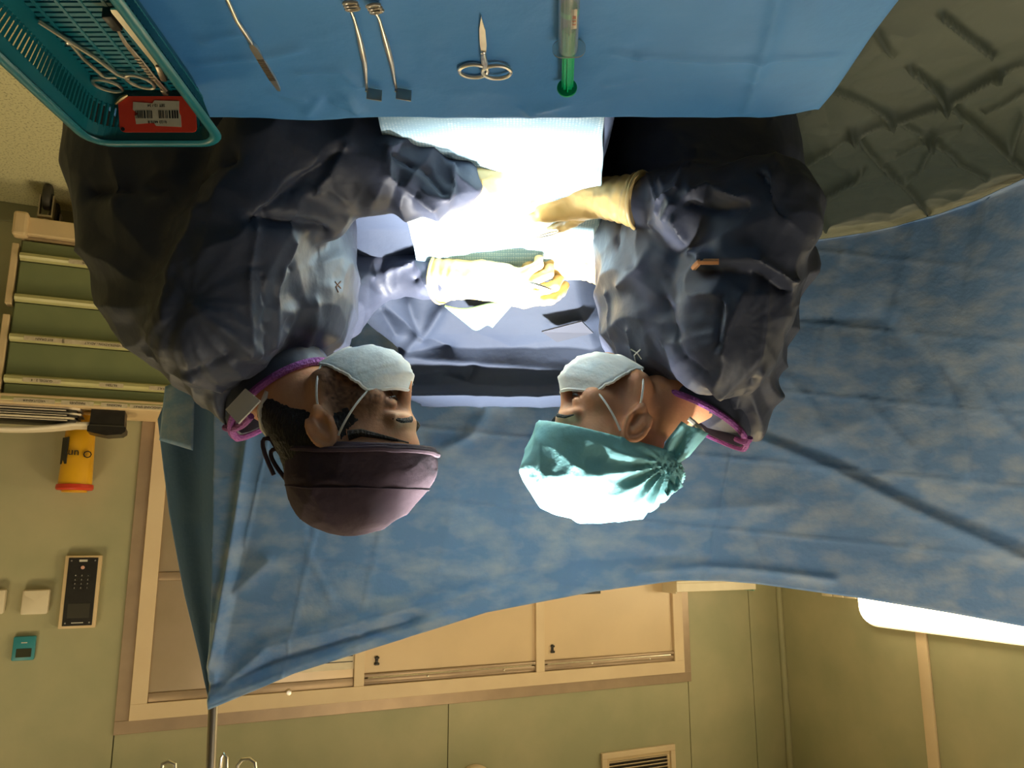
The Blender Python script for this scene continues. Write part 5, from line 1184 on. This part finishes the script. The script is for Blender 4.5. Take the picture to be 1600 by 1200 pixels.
# ------------------------------------------------------------------ the screen drape and its pole
ZG = .985
top = [(327, 1108, 1.78), (400, 1078, 1.775), (460, 1052, 1.77), (600, 1008, 1.76), (760, 957, 1.75), (930, 924, 1.74), (1060, 907, 1.73), (1130, 908, 1.725), (1180, 912, 1.72), (1340, 934, 1.70), (1480, 957, 1.68), (1660, 990, 1.66)]
bot = [(322, 480, 1.76), (385, 470, 1.75), (440, 470, 1.74), (590, 470, 1.72), (750, 470, 1.70), (925, 460, 1.70), (1060, 350, 1.68), (1150, 335, 1.66), (1230, 330, 1.645), (1420, 305, 1.56), (1540, 245, 1.36), (1700, 185, 1.20)]
scr_px = [([(335, 1085), (420, 1010), (600, 960), (760, 920)], .020, 9), ([(335, 1075), (450, 1030), (640, 975)], -.020, 12), ([(332, 1095), (480, 1035), (700, 960)], .012, 7), ([(330, 1060), (360, 930), (420, 880)], .014, 12), ([(332, 1040), (372, 800), (392, 660)], .018, 7), ([(345, 1020), (380, 860)], -.012, 10),
 ([(1180, 685), (1300, 735), (1420, 795), (1610, 880)], .030, 12), ([(1180, 670), (1310, 715), (1440, 780), (1610, 850)], -.020, 16), ([(1230, 590), (1265, 630), (1290, 680)], .014, 8), ([(1300, 510), (1340, 620), (1420, 700)], .014, 10), ([(1400, 480), (1470, 580), (1500, 660), (1510, 740)], .018, 9), ([(1400, 500), (1440, 600)], -.012, 14), ([(1520, 590), (1560, 650), (1610, 700)], .012, 9), ([(1240, 500), (1380, 495), (1500, 600)], -.02, 22), ([(1180, 912), (1190, 880), (1180, 850)], .010, 6), ([(1000, 893), (1100, 885), (1180, 890), (1300, 905)], .010, 6), ([(760, 905), (900, 875), (1060, 870)], -.010, 12),
 ([(690, 610), (720, 630), (790, 635)], .016, 7), ([(700, 700), (740, 680), (760, 640)], .012, 8), ([(590, 520), (610, 600), (600, 640)], -.012, 14), ([(675, 690), (700, 720)], .008, 5), ([(800, 780), (1000, 800), (1200, 790)], .010, 20), ([(470, 800), (480, 860), (520, 940)], .004, 3)]
def screen(u, v):
    n = len(top) - 1; t = u * n; T_ = np.array(top); B_ = np.array(bot); k = np.arange(n + 1)
    a = np.stack([np.interp(t, k, T_[:, i]) for i in range(3)], 1); b = np.stack([sum(np.interp(t + o_, k, B_[:, i]) for o_ in (-.8, -.4, 0, .4, .8)) / 5 for i in range(3)], 1)
    m_ = a + (b - a) * v[:, None]; P = np.array([yp(x, y, Y_) for x, y, Y_ in m_])
    px = m_[:, :2]; D = np.zeros(len(P))
    for pts, am, w in scr_px: D += am * (.40 if pts[0][0] > 1150 else 1.0) * np.exp(-(pdist(px, np.array(pts, float)) / w) ** 1.25)
    # packaging creases: a lattice of fine sharp folds
    gx = px[:, 0] + .22 * (px[:, 1] - 700); gy = px[:, 1] - .10 * (px[:, 0] - 700)
    cx = np.abs(((gx / 104) % 1) - .5); cy = np.abs(((gy / 112) % 1) - .5)
    D += (.0042 - .0016 * (px[:, 0] > 1180)) * (np.exp(-((.5 - cx) * 104 / 2.2) ** 1.2) + np.exp(-((.5 - cy) * 112 / 2.2) ** 1.2))
    D += .005 * crumple(P, .34, (1.6, 1, .8), 4) + .0012 * crumple(P, .10, (1.4, 1, 1), 6)
    P[:, 1] -= D; P[:, 2] = np.where(P[:, 0] < -.43, np.maximum(P[:, 2], ZG + .022), P[:, 2]); return P
sco = grid_obj('screen_drape', screen, 300, 170, M['screen'], .001, label='large blue paper drape hung as a screen behind the two people', cat='drape')
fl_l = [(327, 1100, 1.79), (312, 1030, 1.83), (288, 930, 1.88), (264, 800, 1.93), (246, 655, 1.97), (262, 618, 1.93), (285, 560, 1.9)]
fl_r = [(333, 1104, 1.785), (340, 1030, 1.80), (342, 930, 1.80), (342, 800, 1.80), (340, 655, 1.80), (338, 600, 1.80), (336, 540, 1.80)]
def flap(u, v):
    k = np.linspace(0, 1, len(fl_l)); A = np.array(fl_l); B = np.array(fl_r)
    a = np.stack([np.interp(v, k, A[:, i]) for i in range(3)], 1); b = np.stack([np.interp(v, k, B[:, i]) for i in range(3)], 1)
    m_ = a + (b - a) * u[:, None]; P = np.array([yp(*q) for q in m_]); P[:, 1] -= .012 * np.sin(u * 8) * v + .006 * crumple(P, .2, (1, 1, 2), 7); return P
fo = grid_obj('drape_flap', flap, 30, 90, M['flap'], .001, label='darker blue flap of the drape behind the pole'); fo.parent = sco; fo.location = Vector(WL[fo] - WL[sco]); WL[fo] = WL[sco]
# lighter turned-over piece at the flap's foot
def turn(u, v):
    c = [yp(*q) for q in ((250, 655, 1.90), (300, 700, 1.755), (312, 640, 1.745), (268, 612, 1.86))]; c = [yp(249, 688, 1.90), yp(302, 704, 1.83), yp(305, 590, 1.83), yp(258, 604, 1.88)]
    P = np.outer((1 - u) * (1 - v), c[0]) + np.outer(u * (1 - v), c[1]) + np.outer(u * v, c[2]) + np.outer((1 - u) * v, c[3]); P[:, 1] -= .01 * np.sin(u * 3); return P
to = grid_obj('turned_corner', turn, 14, 14, M['screen'], .001); to.parent = sco; to.location = Vector(WL[to] - WL[sco]); WL[to] = WL[sco]

pb_ = yp(326, 1108, 1.79); pt0 = yp(326, 1215, 1.79)
iv = empty('drip_stand', (pb_[0], 1.80, 0), 'steel drip stand pole holding the top corner of the blue screen drape', 'stand')
m = MB(); xb = pb_[0] - (pt0[0] - pb_[0]) * .0
ptop = pt0 + (pt0 - pb_) * .35; m.tube([(xb, 1.80, .06), (pb_[0], 1.80, pb_[2] - .2), (pt0[0], 1.80, pt0[2]), (ptop[0], 1.80, ptop[2])], .0105, 14); pole = m.build('pole', M['polem'], iv)
for k in range(5):
    a = 2 * pi * k / 5 + .3; m = MB(); m.tube([(xb, 1.80, .075), (xb + .3 * math.cos(a), 1.80 + .3 * math.sin(a), .055)], .013, 8); lg = m.build('base_leg', M['polem'], iv)
    m = MB(); m.lathe([(.015, -.01), (.026, -.008), (.026, .008), (.015, .01)], (xb + .3 * math.cos(a), 1.80 + .3 * math.sin(a), .027), (-math.sin(a), math.cos(a), 0), 14); m.build('caster_wheel', M['rubber'], lg)
hk = np.array([ptop[0], 1.80, ptop[2] - .01])
for pts, Y_ in (([(372, 1215), (371, 1196), (378, 1187), (390, 1186), (398, 1192), (399, 1204)], 1.80), ([(342, 1215), (346, 1184), (350, 1177), (354, 1184), (353, 1215)], 1.72), ([(252, 1204), (254, 1194), (264, 1190), (273, 1194), (275, 1215)], 1.84)):
    P = [yp(x, y, Y_) for x, y in pts]; m = MB(); P = [hk + np.array([0, 0, -.0])] * 1 + ([P[0]] if False else []) + P if pts[0][0] != 252 else P + [hk]
    m.tube(P, .0042, 8); m.build('hook', M['steel'], iv)

# ------------------------------------------------------------------ green sheet over a side table
ZG = .985
gt = empty('side_table', (-.86, 1.12, 0), 'side table hidden under the dark green sheet', 'table')
m = MB(); m.box((-.90, 1.10, ZG - .03), (.72, .72, .03), None, .005); m.build('tabletop', M['polem'], gt)
for sx in (-1.22, -.58):
    for sy in (.78, 1.40): m = MB(); m.tube([(sx, sy, 0), (sx, sy, ZG - .04)], .014, 10); m.build('leg', M['polem'], gt)
gpx = [([(1240, 260), (1330, 205), (1480, 150), (1560, 110)], .012, 5), ([(1240, 270), (1320, 215), (1400, 185)], -.010, 6), ([(1330, 200), (1400, 270), (1450, 330)], .010, 4), ([(1290, 130), (1400, 185), (1455, 205)], .008, 4), ([(1420, 95), (1480, 155), (1600, 255)], .011, 4), ([(1450, 200), (1500, 250), (1540, 275)], .009, 4), ([(1265, 310), (1320, 275), (1345, 255)], .010, 4), ([(1265, 312), (1290, 352)], .009, 4), ([(1265, 312), (1250, 350)], .008, 3), ([(1450, 205), (1400, 235), (1375, 240)], .007, 4), ([(1460, 220), (1435, 260), (1415, 280)], .006, 4), ([(1450, 200), (1500, 195)], .006, 3), ([(1470, 10), (1520, 60), (1550, 85)], .008, 4), ([(1540, 170), (1600, 130)], .009, 5), ([(1370, 40), (1395, 75)], .006, 4), ([(1210, 180), (1260, 175)], .006, 5), ([(1580, 230), (1600, 180)], .007, 4), ([(1560, 110), (1600, 90)], .007, 4)]
def green(u, v):
    x = -.44 - u * .86; yb = np.interp(x, [-1.3, -.90, -.62, -.44], [1.45, 1.70, 1.86, 1.90]); y = .62 + (yb - .62) * v
    P = np.stack([x, y, np.full_like(x, ZG) + .004], 1); px = proj(P)[:, :2]; D = np.zeros(len(P))
    for pts, am, w in gpx: D += 2.0 * am * np.exp(-(pdist(px, np.array(pts, float)) / (.9 * w)) ** 1.1)
    P[:, 2] += D + .010 * crumple(np.c_[P[:, :2] @ np.array([[.8, .6], [-.6, .8]]), x * 0], .16, seed=12) + .003 * crumple(P, .06, seed=14)
    e = np.clip(1 - v / .1, 0, 1); P[:, 2] -= .25 * e ** 2; return P
gso = grid_obj('green_sheet', green, 260, 320, M['green'], .0012, label='dark grey green creased sheet spread beside the teal capped person', cat='sheet')

# ------------------------------------------------------------------ instruments held in the gloves
def held(name, label, cat, p, q, r):
    e = empty(name, (np.asarray(p) + q) / 2, label, cat); d_ = nrm(np.asarray(q) - p)
    for s in (1, -1):
        w_ = frame(d_)[:, 1] * s; P = [np.asarray(p), p + (np.asarray(q) - p) * .35 + w_ * .004, p + (np.asarray(q) - p) * .75 + w_ * .005, np.asarray(q) + w_ * .002]; mb = MB(); mb.tube(P, [.0011, .0024, .0030, .0026], 8, flat=(.6, 1)); mb.build('arm', M['steel'], e)
    return e
held('held_forceps', 'steel forceps held between the near gloves over the pad', 'forceps', yp(832, 372, 1.20), yp(872, 360, 1.17), .002)
e = held('held_needle_holder', 'steel needle holder gripped in the far glove', 'needle holder', yp(868, 455, 1.26), yp(818, 440, 1.25), .002)
e = empty('held_retractor', yp(805, 280, 1.10), 'flat steel retractor blade held upright behind the near glove', 'retractor'); mb = MB(); a, b = yp(788, 272, 1.12), yp(826, 298, 1.14); mb.box((a + b) / 2, (np.linalg.norm(b - a), .002, .016), frame(b - a), .0008); mb.build('blade', M['steeld'], e)
